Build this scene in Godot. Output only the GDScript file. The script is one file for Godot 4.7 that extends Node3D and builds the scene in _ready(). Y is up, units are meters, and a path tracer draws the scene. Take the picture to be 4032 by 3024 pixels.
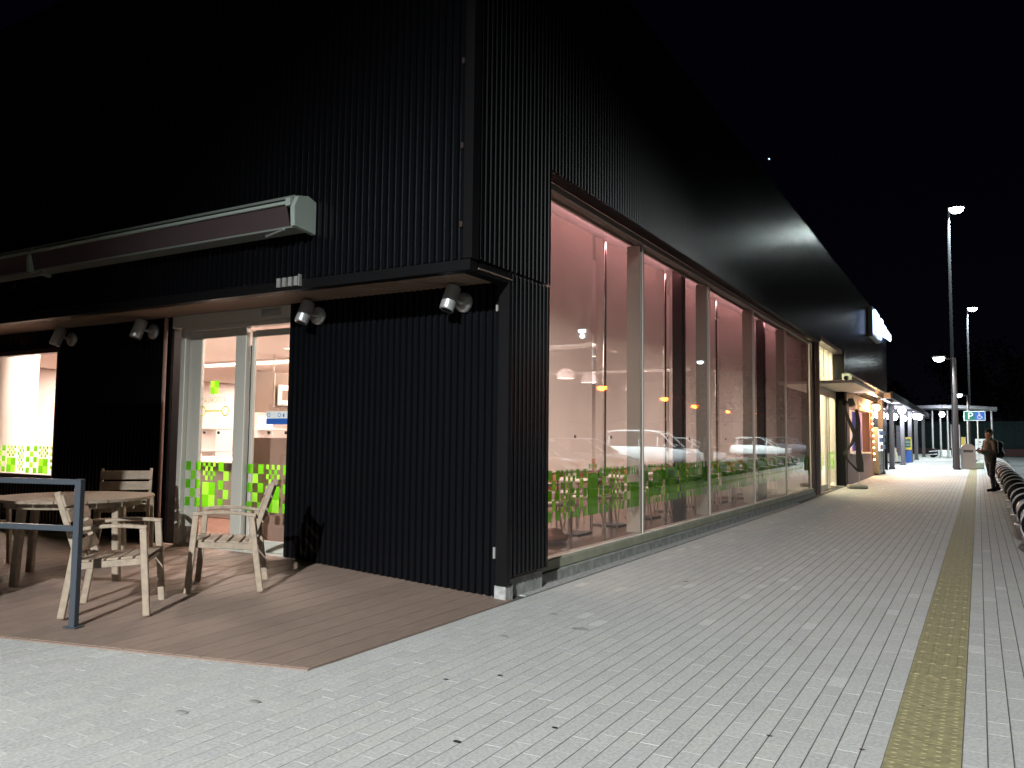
extends Node3D
# Night view of a black ribbed-metal building with a lit cafe, a deck with armchairs and a pale paved walk.

var rng := RandomNumberGenerator.new()
var used := {}
var M := {}
var group_id := 1

# ---------------------------------------------------------------- mesh helpers
func mb() -> SurfaceTool:
	var st := SurfaceTool.new()
	st.begin(Mesh.PRIMITIVE_TRIANGLES)
	st.set_smooth_group(-1)
	return st

func tri(st: SurfaceTool, a: Vector3, b: Vector3, c: Vector3, out: Vector3) -> void:
	if (b - a).cross(c - a).dot(out) > 0.0:
		st.add_vertex(a); st.add_vertex(c); st.add_vertex(b)
	else:
		st.add_vertex(a); st.add_vertex(b); st.add_vertex(c)

func quad(st: SurfaceTool, a: Vector3, b: Vector3, c: Vector3, d: Vector3, out: Vector3) -> void:
	tri(st, a, b, c, out)
	tri(st, a, c, d, out)

func bx(st: SurfaceTool, t: Transform3D, s: Vector3) -> void:
	# box with size s centred on the origin of t
	var h := s * 0.5
	for ax in 3:
		for sg in [-1.0, 1.0]:
			var n := Vector3.ZERO; n[ax] = sg
			var u := Vector3.ZERO; u[(ax + 1) % 3] = 1.0
			var v := Vector3.ZERO; v[(ax + 2) % 3] = 1.0
			var c := n * h
			var uu := u * h
			var vv := v * h
			quad(st, t * (c - uu - vv), t * (c + uu - vv), t * (c + uu + vv), t * (c - uu + vv), t.basis * n)

func box(st: SurfaceTool, lo: Vector3, hi: Vector3) -> void:
	bx(st, Transform3D(Basis(), (lo + hi) * 0.5), (hi - lo).abs())

func cbox(st: SurfaceTool, t: Transform3D, s: Vector3, ch := 0.006) -> void:
	# box with chamfered edges
	var h := s * 0.5
	var c := minf(ch, minf(h.x, minf(h.y, h.z)) * 0.9)
	for ax in 3:
		var u_ax := (ax + 1) % 3
		var v_ax := (ax + 2) % 3
		for sg in [-1.0, 1.0]:
			var n := Vector3.ZERO; n[ax] = sg
			var p := []
			for q in [[-1, -1], [1, -1], [1, 1], [-1, 1]]:
				var w := Vector3.ZERO
				w[ax] = sg * h[ax]
				w[u_ax] = q[0] * (h[u_ax] - c)
				w[v_ax] = q[1] * (h[v_ax] - c)
				p.append(t * w)
			quad(st, p[0], p[1], p[2], p[3], t.basis * n)
	for ax in 3:
		var u_ax := (ax + 1) % 3
		var v_ax := (ax + 2) % 3
		for su in [-1.0, 1.0]:
			for sv in [-1.0, 1.0]:
				var n := Vector3.ZERO; n[u_ax] = su; n[v_ax] = sv
				var p := []
				for q in [[-1, 0], [1, 0], [1, 1], [-1, 1]]:
					var w := Vector3.ZERO
					w[ax] = q[0] * (h[ax] - c)
					w[u_ax] = su * (h[u_ax] - (c if q[1] == 0 else 0.0))
					w[v_ax] = sv * (h[v_ax] - (0.0 if q[1] == 0 else c))
					p.append(t * w)
				quad(st, p[0], p[1], p[2], p[3], t.basis * n)
	for sx in [-1.0, 1.0]:
		for sy in [-1.0, 1.0]:
			for sz in [-1.0, 1.0]:
				var g := Vector3(sx, sy, sz)
				tri(st, t * (g * Vector3(h.x, h.y - c, h.z - c)), t * (g * Vector3(h.x - c, h.y, h.z - c)), t * (g * Vector3(h.x - c, h.y - c, h.z)), t.basis * g)

func bar(st: SurfaceTool, a: Vector3, b: Vector3, w: float, d: float, ch := 0.005, up := Vector3.UP) -> void:
	# square bar from a to b: w across, d along "up"
	var y := (b - a).normalized()
	var x := up.cross(y)
	if x.length() < 0.01:
		x = Vector3.RIGHT
	x = x.normalized()
	var z := x.cross(y).normalized()
	cbox(st, Transform3D(Basis(x, y, z), (a + b) * 0.5), Vector3(w, (b - a).length(), d), ch)

func frame_at(dir: Vector3) -> Basis:
	var y := dir.normalized()
	var x := Vector3.UP.cross(y)
	if x.length() < 0.05:
		x = Vector3.RIGHT.cross(y)
	x = x.normalized()
	return Basis(x, y, x.cross(y).normalized())

func tube(st: SurfaceTool, pts: Array, rad: Array, seg := 10, caps := true) -> void:
	group_id += 1
	st.set_smooth_group(group_id)
	var rings := []
	for i in pts.size():
		var p: Vector3 = pts[i]
		var d: Vector3 = (pts[mini(i + 1, pts.size() - 1)] as Vector3) - (pts[maxi(i - 1, 0)] as Vector3)
		var b := frame_at(d)
		var ring := []
		for k in seg:
			var a := TAU * k / seg
			ring.append(p + (b.x * cos(a) + b.z * sin(a)) * float(rad[mini(i, rad.size() - 1)]))
		rings.append(ring)
	for i in pts.size() - 1:
		for k in seg:
			var k2 := (k + 1) % seg
			var m: Vector3 = rings[i][k] + rings[i][k2] + rings[i + 1][k] + rings[i + 1][k2]
			quad(st, rings[i][k], rings[i][k2], rings[i + 1][k2], rings[i + 1][k], m * 0.25 - ((pts[i] as Vector3) + (pts[i + 1] as Vector3)) * 0.5)
	if caps:
		st.set_smooth_group(-1)
		for e in [0, pts.size() - 1]:
			var other: Vector3 = pts[1] if e == 0 else pts[pts.size() - 2]
			for k in seg:
				tri(st, pts[e], rings[e][k], rings[e][(k + 1) % seg], (pts[e] as Vector3) - other)
	st.set_smooth_group(-1)

func lathe(st: SurfaceTool, t: Transform3D, prof: Array, seg := 20, smooth := true) -> void:
	# profile of Vector2(radius, height) from bottom to top round the y axis of t
	group_id += 1
	if smooth:
		st.set_smooth_group(group_id)
	for i in prof.size() - 1:
		var a: Vector2 = prof[i]
		var b: Vector2 = prof[i + 1]
		var n2 := Vector2(b.y - a.y, a.x - b.x)
		for k in seg:
			var t0 := TAU * k / seg
			var t1 := TAU * (k + 1) / seg
			var c0 := Vector3(cos(t0), 0, sin(t0))
			var c1 := Vector3(cos(t1), 0, sin(t1))
			if k == seg - 1:
				c1 = Vector3(1, 0, 0)
			var out := t.basis * ((c0 + c1).normalized() * n2.x + Vector3.UP * n2.y)
			var p0 := t * (c0 * a.x + Vector3.UP * a.y)
			var p1 := t * (c1 * a.x + Vector3.UP * a.y)
			var p2 := t * (c1 * b.x + Vector3.UP * b.y)
			var p3 := t * (c0 * b.x + Vector3.UP * b.y)
			if a.x > 1e-5:
				tri(st, p0, p1, p2, out) if b.x > 1e-5 else tri(st, p0, p1, p3, out)
			if b.x > 1e-5:
				tri(st, p0, p2, p3, out)
	st.set_smooth_group(-1)

func poly_prism(st: SurfaceTool, pts: Array, a: Vector3, u: Vector3, v: Vector3, depth: Vector3) -> void:
	# 2D polygon (counter-clockwise, in u,v from a) pushed along depth
	var pk := PackedVector2Array()
	for p in pts: pk.append(p)
	var idx := Geometry2D.triangulate_polygon(pk)
	var cen := Vector2.ZERO
	for p in pts: cen += p
	cen /= pts.size()
	for i in range(0, idx.size(), 3):
		var q := []
		for k in 3: q.append(a + u * pk[idx[i + k]].x + v * pk[idx[i + k]].y)
		tri(st, q[0], q[1], q[2], -depth)
		tri(st, q[0] + depth, q[1] + depth, q[2] + depth, depth)
	var ccw := not Geometry2D.is_polygon_clockwise(pk)
	for i in pts.size():
		var p0: Vector2 = pts[i]
		var p1: Vector2 = pts[(i + 1) % pts.size()]
		var e := p1 - p0
		var n := Vector2(e.y, -e.x) if ccw else Vector2(-e.y, e.x)
		var w0 := a + u * p0.x + v * p0.y
		var w1 := a + u * p1.x + v * p1.y
		quad(st, w0, w1, w1 + depth, w0 + depth, u * n.x + v * n.y)

func done(st: SurfaceTool) -> ArrayMesh:
	st.generate_normals()
	return st.commit()

func numbered(n: String) -> String:
	if not used.has(n):
		used[n] = 0
		return n
	used[n] += 1
	return "%s_%03d" % [n, used[n]]

func put(mesh: Mesh, called: String, m: Material, parent: Node = null, at := Transform3D()) -> MeshInstance3D:
	var o := MeshInstance3D.new()
	o.mesh = mesh
	o.material_override = m
	o.transform = at
	if parent == null:
		o.name = numbered(called)
		add_child(o)
	else:
		o.name = called
		parent.add_child(o, true)
	return o

func build(st: SurfaceTool, called: String, m: Material, parent: Node = null, at := Transform3D()) -> MeshInstance3D:
	return put(done(st), called, m, parent, at)

func tag(o: Node, label := "", category := "", group := "", kind := "") -> Node:
	if label: o.set_meta("label", label)
	if category: o.set_meta("category", category)
	if group: o.set_meta("group", group)
	if kind: o.set_meta("kind", kind)
	return o

func thing(called: String, label: String, category: String, at := Vector3.ZERO, turn := 0.0, group := "") -> Node3D:
	var o := Node3D.new()
	o.name = numbered(called)
	add_child(o)
	o.position = at
	o.rotation.y = turn
	tag(o, label, category, group)
	return o

func copy_of(o: Node3D, at: Vector3, turn: float, label := "") -> Node3D:
	var c: Node3D = o.duplicate()
	c.name = numbered(String(o.name))
	add_child(c)
	c.position = at
	c.rotation.y = turn
	if label: c.set_meta("label", label)
	return c

func ground_part(st: SurfaceTool, called: String, m: Material) -> MeshInstance3D:
	var o := build(st, called, m)
	o.set_meta("kind", "structure")
	return o

func T(p: Vector3, b := Basis()) -> Transform3D:
	return Transform3D(b, p)

# ---------------------------------------------------------------- materials
func srgb(r: float, g: float, b: float) -> Color:
	return Color(r, g, b).linear_to_srgb()

func mat(called: String, r: float, g: float, b: float, rough := 0.7, metal := 0.0, spec := 0.5) -> StandardMaterial3D:
	var m := StandardMaterial3D.new()
	m.resource_name = called
	m.albedo_color = srgb(r, g, b)
	m.roughness = rough
	m.metallic = metal
	m.metallic_specular = spec
	M[called] = m
	return m

func glow(called: String, c: Color, e: float) -> StandardMaterial3D:
	var m := mat(called, 0.8, 0.8, 0.8, 0.5)
	m.emission_enabled = true
	m.emission = c
	m.emission_energy_multiplier = e
	return m

func noise_img(sz: int, freq: float, sd: int, octaves := 4) -> Image:
	var n := FastNoiseLite.new()
	n.seed = sd
	n.frequency = freq
	n.fractal_octaves = octaves
	return n.get_seamless_image(sz, sz)

func grain(m: StandardMaterial3D, scale: Vector3, freq: float, sd: int, lo: float, hi: float, bump := 0.0, world := true) -> void:
	# multiplies the colour by a noise between lo and hi, and adds fine relief
	var im := noise_img(256, freq, sd)
	im.convert(Image.FORMAT_L8)
	var src := im.get_data()
	var out := PackedByteArray()
	out.resize(256 * 256 * 3)
	for i in 256 * 256:
		var v := clampf((src[i] / 255.0 - 0.2) * 1.67, 0.0, 1.0)
		var k := int(255.0 * pow(minf(lerpf(lo, hi, v) / hi, 1.0), 1.0 / 2.2))
		out[i * 3] = k; out[i * 3 + 1] = k; out[i * 3 + 2] = k
	m.albedo_texture = ImageTexture.create_from_image(Image.create_from_data(256, 256, false, Image.FORMAT_RGB8, out))
	m.uv1_triplanar = true
	m.uv1_world_triplanar = world
	m.uv1_scale = scale
	if bump > 0.0:
		m.heightmap_enabled = true
		m.heightmap_texture = ImageTexture.create_from_image(im)
		m.heightmap_scale = bump

func glass(called: String, r: float, g: float, b: float, a: float) -> StandardMaterial3D:
	var m := mat(called, r, g, b, 0.02)
	m.albedo_color.a = a
	m.transparency = BaseMaterial3D.TRANSPARENCY_ALPHA
	return m

func film(called: String, r: float, g: float, b: float) -> StandardMaterial3D:
	var m := mat(called, r, g, b, 0.4)
	m.vertex_color_use_as_albedo = true
	m.backlight_enabled = true
	m.backlight = Color(1, 1, 1)
	return m

# ---------------------------------------------------------------- the lie of the land
func gy(z: float) -> float:
	return clampf(-18.0 - z, 0.0, 52.0) * 0.0085

const DECK_R := -3.5
const WALL_Z := -6.0
func deck_front(x: float) -> float:
	return -3.63 - (x + 3.48) * 0.243

func deck_y(x: float, z: float) -> float:
	var zf := deck_front(x)
	var hw := clampf((-3.55 - x) * 0.053, 0.0, 0.136)
	return hw * clampf((zf - z) / (zf - WALL_Z), 0.0, 1.0)

# ---------------------------------------------------------------- ready
func _ready() -> void:
	rng.seed = 7
	view_and_sky()
	materials()
	land()
	paving()
	building_shell()
	building_front()
	building_side()
	cafe_inside()
	cafe_furniture()
	deck()
	deck_furniture()
	wall_fittings()
	entrance_and_stall()
	arcade()
	walk_things()
	lamps()
	parked_cars()
	truck()
	people()
	background()

func view_and_sky() -> void:
	var cam := Camera3D.new()
	cam.name = "camera"
	cam.fov = 51.4
	cam.near = 0.05
	cam.far = 900.0
	cam.position = Vector3(0, 1.4, 0)
	cam.rotation = Vector3(deg_to_rad(3.91), deg_to_rad(30.307), deg_to_rad(0.632))
	add_child(cam)
	cam.current = true
	var e := Environment.new()
	e.background_mode = Environment.BG_SKY
	var sm := ProceduralSkyMaterial.new()
	sm.sky_top_color = Color(0.007, 0.007, 0.022)
	sm.sky_horizon_color = Color(0.022, 0.023, 0.042)
	sm.sky_curve = 0.12
	sm.ground_bottom_color = Color(0.004, 0.004, 0.006)
	sm.ground_horizon_color = Color(0.02, 0.02, 0.03)
	sm.sun_angle_max = 0.0
	e.sky = Sky.new()
	e.sky.sky_material = sm
	e.tonemap_mode = Environment.TONE_MAPPER_LINEAR
	e.tonemap_exposure = 1.0
	e.sdfgi_enabled = true
	e.ssao_enabled = true
	e.ssil_enabled = true
	var we := WorldEnvironment.new()
	we.name = "environment"
	we.environment = e
	add_child(we)

func materials() -> void:
	var m := mat("asphalt", 0.045, 0.046, 0.05, 0.9)
	grain(m, Vector3.ONE * 0.7, 0.06, 3, 0.6, 1.3, 0.6)
	m = mat("joint", 0.045, 0.045, 0.04, 0.95)
	for i in 6:
		var k: float = [0.378, 0.388, 0.402, 0.395, 0.408, 0.383][i]
		m = mat("paver%d" % i, k, k * (1.0 + 0.006 * (i % 3)), k * [0.96, 0.98, 0.95, 0.97, 0.96, 0.99][i], 0.85)
		grain(m, Vector3(1.1, 1.1, 1.1), 0.14, 11, 0.8, 1.06, 0.12)
	m = mat("paver_many", 1, 1, 1, 0.85)
	m.vertex_color_use_as_albedo = true
	grain(m, Vector3(1.1, 1.1, 1.1), 0.14, 11, 0.8, 1.06, 0.12)
	m = mat("tactile", 0.25, 0.222, 0.112, 0.8)
	grain(m, Vector3.ONE * 1.3, 0.04, 15, 0.72, 1.06, 0.05)
	m = mat("kerb", 0.30, 0.30, 0.29, 0.9)
	grain(m, Vector3.ONE * 1.0, 0.05, 16, 0.75, 1.1, 0.3)
	m = mat("black_metal", 0.0030, 0.0032, 0.0041, 0.27, 0.0, 0.29)
	m = mat("black_trim", 0.0045, 0.0045, 0.005, 0.45, 0.0, 0.25)
	m = mat("soffit", 0.155, 0.108, 0.078, 0.6)
	m = mat("concrete", 0.26, 0.27, 0.25, 0.9)
	grain(m, Vector3.ONE * 0.8, 0.03, 17, 0.7, 1.1, 0.3)
	m = mat("sill_paint", 0.25, 0.26, 0.19, 0.6)
	grain(m, Vector3.ONE * 0.6, 0.02, 18, 0.85, 1.05)
	m = mat("alu", 0.46, 0.45, 0.40, 0.35, 0.25)
	m = mat("alu_dull", 0.34, 0.34, 0.33, 0.4, 0.5)
	m = mat("fin", 0.52, 0.5, 0.43, 0.5)
	m = mat("brown_column", 0.035, 0.022, 0.02, 0.4)
	m = mat("chrome", 0.75, 0.74, 0.72, 0.12, 1.0)
	glass("glass_door", 0.1, 0.1, 0.1, 0.04)
	glass("glass_side", 0.03, 0.027, 0.026, 0.55)
	m = film("vinyl", 1, 1, 1)
	m = film("vinyl_text", 1, 1, 1)
	m = mat("deck", 0.155, 0.105, 0.082, 0.75)
	for i in 4:
		var k: float = [0.92, 1.0, 1.07, 0.97][i]
		m = mat("deck%d" % i, 0.2 * k, 0.143 * k, 0.113 * k, 0.72)
		grain(m, Vector3(5.0, 5.0, 0.45), 0.03, 20 + i, 0.86, 1.08, 0.08)
	m = mat("teak", 0.28, 0.22, 0.16, 0.65)
	grain(m, Vector3.ONE * 2.0, 0.02, 27, 0.8, 1.1, 0.0, false)
	m = mat("rail_paint", 0.055, 0.066, 0.08, 0.4, 0.2)
	m = mat("white_paint", 0.25, 0.295, 0.26, 0.5)
	m = mat("grey_paint", 0.13, 0.145, 0.13, 0.5)
	m = mat("awning_cloth", 0.04, 0.025, 0.025, 0.9)
	m = mat("spot_metal", 0.42, 0.43, 0.43, 0.35, 0.6)
	m = mat("dark", 0.02, 0.02, 0.02, 0.5)
	# inside
	m = mat("floor_red", 0.17, 0.095, 0.07, 0.25)
	grain(m, Vector3(0.5, 0.5, 0.5), 0.03, 31, 0.7, 1.1)
	m = mat("plaster", 0.74, 0.70, 0.67, 0.85)
	m = mat("ceiling", 0.76, 0.72, 0.69, 0.85)
	m = mat("sheer", 0.46, 0.36, 0.31, 0.9)
	m.albedo_color.a = 0.73
	m.transparency = BaseMaterial3D.TRANSPARENCY_ALPHA
	m.backlight_enabled = true
	m.backlight = Color(1, 1, 1)
	m = mat("partition", 0.20, 0.125, 0.10, 0.6)
	m = mat("counter_grey", 0.16, 0.145, 0.13, 0.5)
	m = mat("white_top", 0.7, 0.68, 0.66, 0.35)
	m = mat("seat_wood", 0.42, 0.22, 0.11, 0.5)
	m = mat("steel_leg", 0.45, 0.42, 0.4, 0.3, 0.8)
	m = mat("seat_dark", 0.05, 0.035, 0.03, 0.6)
	m = mat("cloth_pink", 0.55, 0.34, 0.30, 0.9)
	m = mat("menu_board", 0.16, 0.12, 0.09, 0.5)
	glow("cove_glow", Color(1.0, 0.9, 0.84), 2.2)
	glow("cove_pink", Color(1.0, 0.62, 0.64), 1.4)
	glow("down_glow", Color(1.0, 0.88, 0.74), 6.0)
	glow("pendant_glow", Color(1.0, 0.86, 0.84), 2.0)
	# outside fittings
	glow("lamp_glow", Color(0.93, 1.0, 1.0), 30.0)
	glow("orange_glow", Color(1.0, 0.42, 0.08), 140.0)
	glow("warm_glow", Color(1.0, 0.78, 0.5), 10.0)
	glow("white_glow", Color(0.95, 0.96, 1.0), 9.0)
	glow("sign_glow", Color(0.72, 0.82, 1.0), 5.0)
	glow("vending_glow", Color(0.85, 0.95, 1.0), 1.6)
	glow("entry_glow", Color(1.0, 0.95, 0.78), 1.2)
	glow("phone_glow", Color(1.0, 0.5, 0.35), 0.8)
	glow("star_glow", Color(0.9, 0.95, 1.0), 60.0)
	m = mat("pole_brown", 0.035, 0.027, 0.027, 0.8, 0.0, 0.2)
	m = mat("pole_grey", 0.014, 0.014, 0.016, 0.95, 0.0, 0.05)
	m = mat("stall_wall", 0.13, 0.075, 0.07, 0.7)
	m = mat("curtain_blue", 0.16, 0.14, 0.42, 0.9)
	m = mat("copper", 0.55, 0.27, 0.13, 0.35, 0.6)
	m = mat("column_grey", 0.06, 0.057, 0.063, 0.5)
	m = mat("canopy_grey", 0.09, 0.09, 0.1, 0.6)
	m = mat("canopy_light", 0.5, 0.46, 0.46, 0.6)
	m = mat("steel_bin", 0.32, 0.29, 0.275, 0.35, 0.8)
	m = mat("rubber", 0.007, 0.0068, 0.008, 0.6, 0.0, 0.3)
	m = mat("pale_ring", 0.42, 0.41, 0.43, 0.6)
	m = mat("sign_green", 0.0, 0.11, 0.06, 0.5)
	m = mat("sign_blue", 0.015, 0.085, 0.34, 0.5)
	m = mat("sign_white", 0.6, 0.63, 0.63, 0.5)
	m = mat("sign_yellow", 0.65, 0.5, 0.06, 0.6)
	m = mat("banner_black", 0.009, 0.008, 0.011, 0.8)
	m = mat("fence_green", 0.03, 0.06, 0.055, 0.7)
	m = mat("net_green", 0.03, 0.06, 0.055, 0.9)
	m.albedo_color.a = 0.4
	m.transparency = BaseMaterial3D.TRANSPARENCY_ALPHA
	m = mat("brick_dark", 0.07, 0.03, 0.03, 0.9)
	m = mat("leaf_dark", 0.03, 0.04, 0.025, 0.9)
	m = mat("bark", 0.05, 0.04, 0.03, 0.9)
	m = mat("body_colours", 1, 1, 1, 0.75)
	m.vertex_color_use_as_albedo = true
	m = mat("car_glass", 0.012, 0.012, 0.014, 0.08)
	m = mat("tyre", 0.02, 0.02, 0.02, 0.8)
	m = mat("rim", 0.5, 0.5, 0.52, 0.3, 0.7)
	m = mat("lens_red", 0.4, 0.02, 0.02, 0.2)
	m = mat("lens_clear", 0.75, 0.76, 0.8, 0.1)

# ---------------------------------------------------------------- pixels of the photograph as directions
func ray(x: float, y: float) -> Vector3:
	var b := Basis.from_euler(Vector3(deg_to_rad(3.91), deg_to_rad(30.307), deg_to_rad(0.632)))
	return (b * Vector3(x - 2016.0, 1512.0 - y, -3141.3)).normalized()

func on_ground(x: float, y: float) -> Vector3:
	var d := ray(x, y)
	var h := 0.0
	var p := Vector3.ZERO
	for i in 12:
		p = Vector3(0, 1.4, 0) + d * ((h - 1.4) / d.y)
		h = gy(p.z)
	return p

# ---------------------------------------------------------------- ground
func sheet(st: SurfaceTool, x0: float, x1: float, zs: Array, dy: float) -> void:
	for i in zs.size() - 1:
		var a: float = zs[i]
		var b: float = zs[i + 1]
		quad(st, Vector3(x0, gy(a) + dy, a), Vector3(x1, gy(a) + dy, a), Vector3(x1, gy(b) + dy, b), Vector3(x0, gy(b) + dy, b), Vector3.UP)

func land() -> void:
	var st := mb()
	sheet(st, -320, 320, [320, -18, -70, -420], -0.12)
	tag(ground_part(st, "ground", M.asphalt), "dark asphalt ground of the parking lot")
	st = mb()
	sheet(st, 1.1, 1.26, [14, -18, -70, -78], 0.0)
	for s in [[1.1, -1.0], [1.26, 1.0]]:
		for z in [[14.0, -18.0], [-18.0, -70.0], [-70.0, -78.0]]:
			quad(st, Vector3(s[0], gy(z[0]), z[0]), Vector3(s[0], gy(z[1]), z[1]), Vector3(s[0], gy(z[1]) - 0.13, z[1]), Vector3(s[0], gy(z[0]) - 0.13, z[0]), Vector3(s[1], 0, 0))
	tag(ground_part(st, "kerb", M.kerb), "pale concrete kerb between the walk and the parking lot")

func in_view(p: Vector3) -> bool:
	var b := Basis.from_euler(Vector3(deg_to_rad(3.91), deg_to_rad(30.307), deg_to_rad(0.632)))
	var q := b.inverse() * (p - Vector3(0, 1.4, 0))
	return q.z < -0.5 and absf(q.x / q.z) < 0.645 and absf(q.y / q.z) < 0.487

func paver_mesh() -> ArrayMesh:
	var st := mb()
	var w := 0.0473
	var l := 0.0992
	var c := 0.003
	var ce := 0.0004
	var y0 := -0.0022
	var t := [Vector3(-w + c, 0, -l + ce), Vector3(w - c, 0, -l + ce), Vector3(w - c, 0, l - ce), Vector3(-w + c, 0, l - ce)]
	var o := [Vector3(-w, y0, -l), Vector3(w, y0, -l), Vector3(w, y0, l), Vector3(-w, y0, l)]
	quad(st, t[0], t[1], t[2], t[3], Vector3.UP)
	for i in 4:
		var k := (i + 1) % 4
		var out: Vector3 = (o[i] + o[k]) * 0.5
		quad(st, t[i], t[k], o[k], o[i], Vector3(out.x, 0.05, out.z))
		quad(st, o[i], o[k], o[k] + Vector3.DOWN * 0.02, o[i] + Vector3.DOWN * 0.02, Vector3(out.x, 0, out.z))
	return done(st)

func paving() -> void:
	var st := mb()
	sheet(st, -3.52, 1.1, [1.0, -18, -61.0], -0.0032)
	var e0 := deck_front(-3.52) - 0.12
	var e1 := deck_front(-8.6) - 0.12
	quad(st, Vector3(-3.52, -0.0032, 1.0), Vector3(-8.6, -0.0032, 1.0), Vector3(-8.6, -0.0032, e1), Vector3(-3.52, -0.0032, e0), Vector3.UP)
	sheet(st, -3.8, -3.52, [-5.95, -18, -26.0], -0.0032)
	var walk := ground_part(st, "pavement", M.joint)
	tag(walk, "pale grey brick paved walk beside the black building")
	var pm := paver_mesh()
	var near := []
	var rest := []
	for i in range(-51, 46):
		var x := -3.45 + i * 0.1
		if x > -0.4 and x < -0.1:
			continue
		for j in range(-5, 305):
			var z := -0.2 * j - (0.1 if posmod(i, 2) == 1 else 0.0)
			if z < -25.9 and x < -3.5:
				continue
			if x < DECK_R and z < deck_front(x) - 0.14:
				continue
			if x < -3.6 and z < -5.5:
				continue
			var p := Vector3(x, gy(z) + rng.randf_range(-0.0006, 0.0004), z)
			(near if in_view(p) else rest).append(p)
	near.sort_custom(func(a, b): return a.length_squared() < b.length_squared())
	for k in mini(300, near.size()):
		var b := Basis(Vector3.UP, rng.randf_range(-0.0018, 0.0018)) * Basis(Vector3.FORWARD, rng.randf_range(-0.0018, 0.0018)) * Basis(Vector3.RIGHT, rng.randf_range(-0.0018, 0.0018))
		put(pm, "paver", M["paver%d" % rng.randi_range(0, 5)], walk, T(near[k], b))
	for k in range(300, near.size()):
		rest.append(near[k])
	var mm := MultiMesh.new()
	mm.transform_format = MultiMesh.TRANSFORM_3D
	mm.use_colors = true
	mm.mesh = pm
	mm.instance_count = rest.size()
	for k in rest.size():
		var b := Basis(Vector3.FORWARD, rng.randf_range(-0.0018, 0.0018)) * Basis(Vector3.RIGHT, rng.randf_range(-0.0018, 0.0018))
		if rest[k].z < -18.0:
			b = Basis(Vector3.RIGHT, atan(0.0085)) * b
		mm.set_instance_transform(k, T(rest[k], b))
		var v := 0.376 + 0.034 * rng.randf()
		if rng.randf() < 0.03:
			v += 0.07
		mm.set_instance_color(k, Color(v, v * 1.004, v * (0.95 + 0.04 * rng.randf())))
	var mi := MultiMeshInstance3D.new()
	mi.name = "pavers"
	mi.multimesh = mm
	mi.material_override = M.paver_many
	mi.set_meta("kind", "stuff")
	walk.add_child(mi)
	# paving beyond the bricks that can be told apart
	st = mb()
	sheet(st, -8.6, 1.1, [-61.0, -70, -80], -0.001)
	sheet(st, -8.6, -3.55, [-26.0, -61.0], -0.001)
	sheet(st, -60.0, 1.1, [14.0, 1.0], -0.001)
	sheet(st, -60.0, -8.6, [1.0, -5.0], -0.001)
	tag(ground_part(st, "pavement_far", M.paver2), "pale paving farther along the walk")
	# raised guiding strip
	var bar_st := mb()
	box(bar_st, Vector3(-0.1485, -0.02, -0.1485), Vector3(0.1485, 0.003, 0.1485))
	for i in 4:
		var x := -0.1125 + 0.075 * i
		poly_prism(bar_st, [Vector2(x - 0.017, 0.003), Vector2(x + 0.017, 0.003), Vector2(x + 0.011, 0.008), Vector2(x - 0.011, 0.008)], Vector3(0, 0, -0.135), Vector3.RIGHT, Vector3.UP, Vector3(0, 0, 0.27))
	var bars := done(bar_st)
	var dot_st := mb()
	box(dot_st, Vector3(-0.1485, -0.02, -0.1485), Vector3(0.1485, 0.003, 0.1485))
	for i in 5:
		for j in 5:
			lathe(dot_st, T(Vector3(-0.116 + 0.058 * i, 0.003, -0.116 + 0.058 * j)), [Vector2(0.015, 0), Vector2(0.009, 0.003), Vector2(0, 0.0032)], 8, false)
	var dots := done(dot_st)
	var strip := thing("guiding_strip", "olive yellow raised guiding tiles running along the pale walk", "tactile paving")
	strip.set_meta("kind", "structure")
	for k in 148:
		var z := -0.85 - 0.3 * k
		put(dots if z > -5.6 else bars, "tactile_tile", M.tactile, strip, T(Vector3(-0.25, gy(z), z), Basis(Vector3.RIGHT, atan(0.0085) if z < -18.0 else 0.0)))
	# marks trodden into the paving
	for q in [[1755, 2676, 0.012], [1970, 2661, 0.014], [1800, 2922, 0.016], [2185, 2867, 0.013], [3030, 2899, 0.011], [3395, 2953, 0.01], [3110, 2520, 0.01], [3630, 2780, 0.012], [2700, 2290, 0.02]]:
		var p := on_ground(q[0], q[1])
		st = mb()
		lathe(st, T(p + Vector3(0, 0.0035, 0), Basis().scaled(Vector3(1.4, 1, 0.9))), [Vector2(q[2], 0), Vector2(q[2] * 0.7, 0.001), Vector2(0, 0.0012)], 9)
		build(st, "gum_spot", M.dark, walk)
	for q in [[2287, 2478, 0.055], [715, 2806, 0.03], [1985, 2505, 0.03], [2180, 2420, 0.03], [1002, 2763, 0.028]]:
		var p := on_ground(q[0], q[1])
		st = mb()
		lathe(st, T(p + Vector3(0, 0.0035, 0), Basis().scaled(Vector3(1.3, 1, 0.8))), [Vector2(q[2], 0), Vector2(q[2] * 0.9, 0.001), Vector2(0, 0.0011)], 14)
		build(st, "grey_patch", M.concrete, walk)

# ---------------------------------------------------------------- the building
var house: Node3D

const PITCH := 0.075
func rib_profile(a: float, b: float) -> Array:
	# (along, outward) points of the ribbed sheet from a to b
	var out := []
	var n := int(round(absf(b - a) / PITCH))
	var sgn := signf(b - a)
	var step := absf(b - a) / n
	for i in n:
		var s := a + sgn * step * i
		out.append(Vector2(s, 0.0))
		out.append(Vector2(s + sgn * step * 0.34, 0.0))
		out.append(Vector2(s + sgn * step * 0.43, 0.026))
		out.append(Vector2(s + sgn * step * 0.91, 0.026))
	out.append(Vector2(b, 0.0))
	return out

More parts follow.
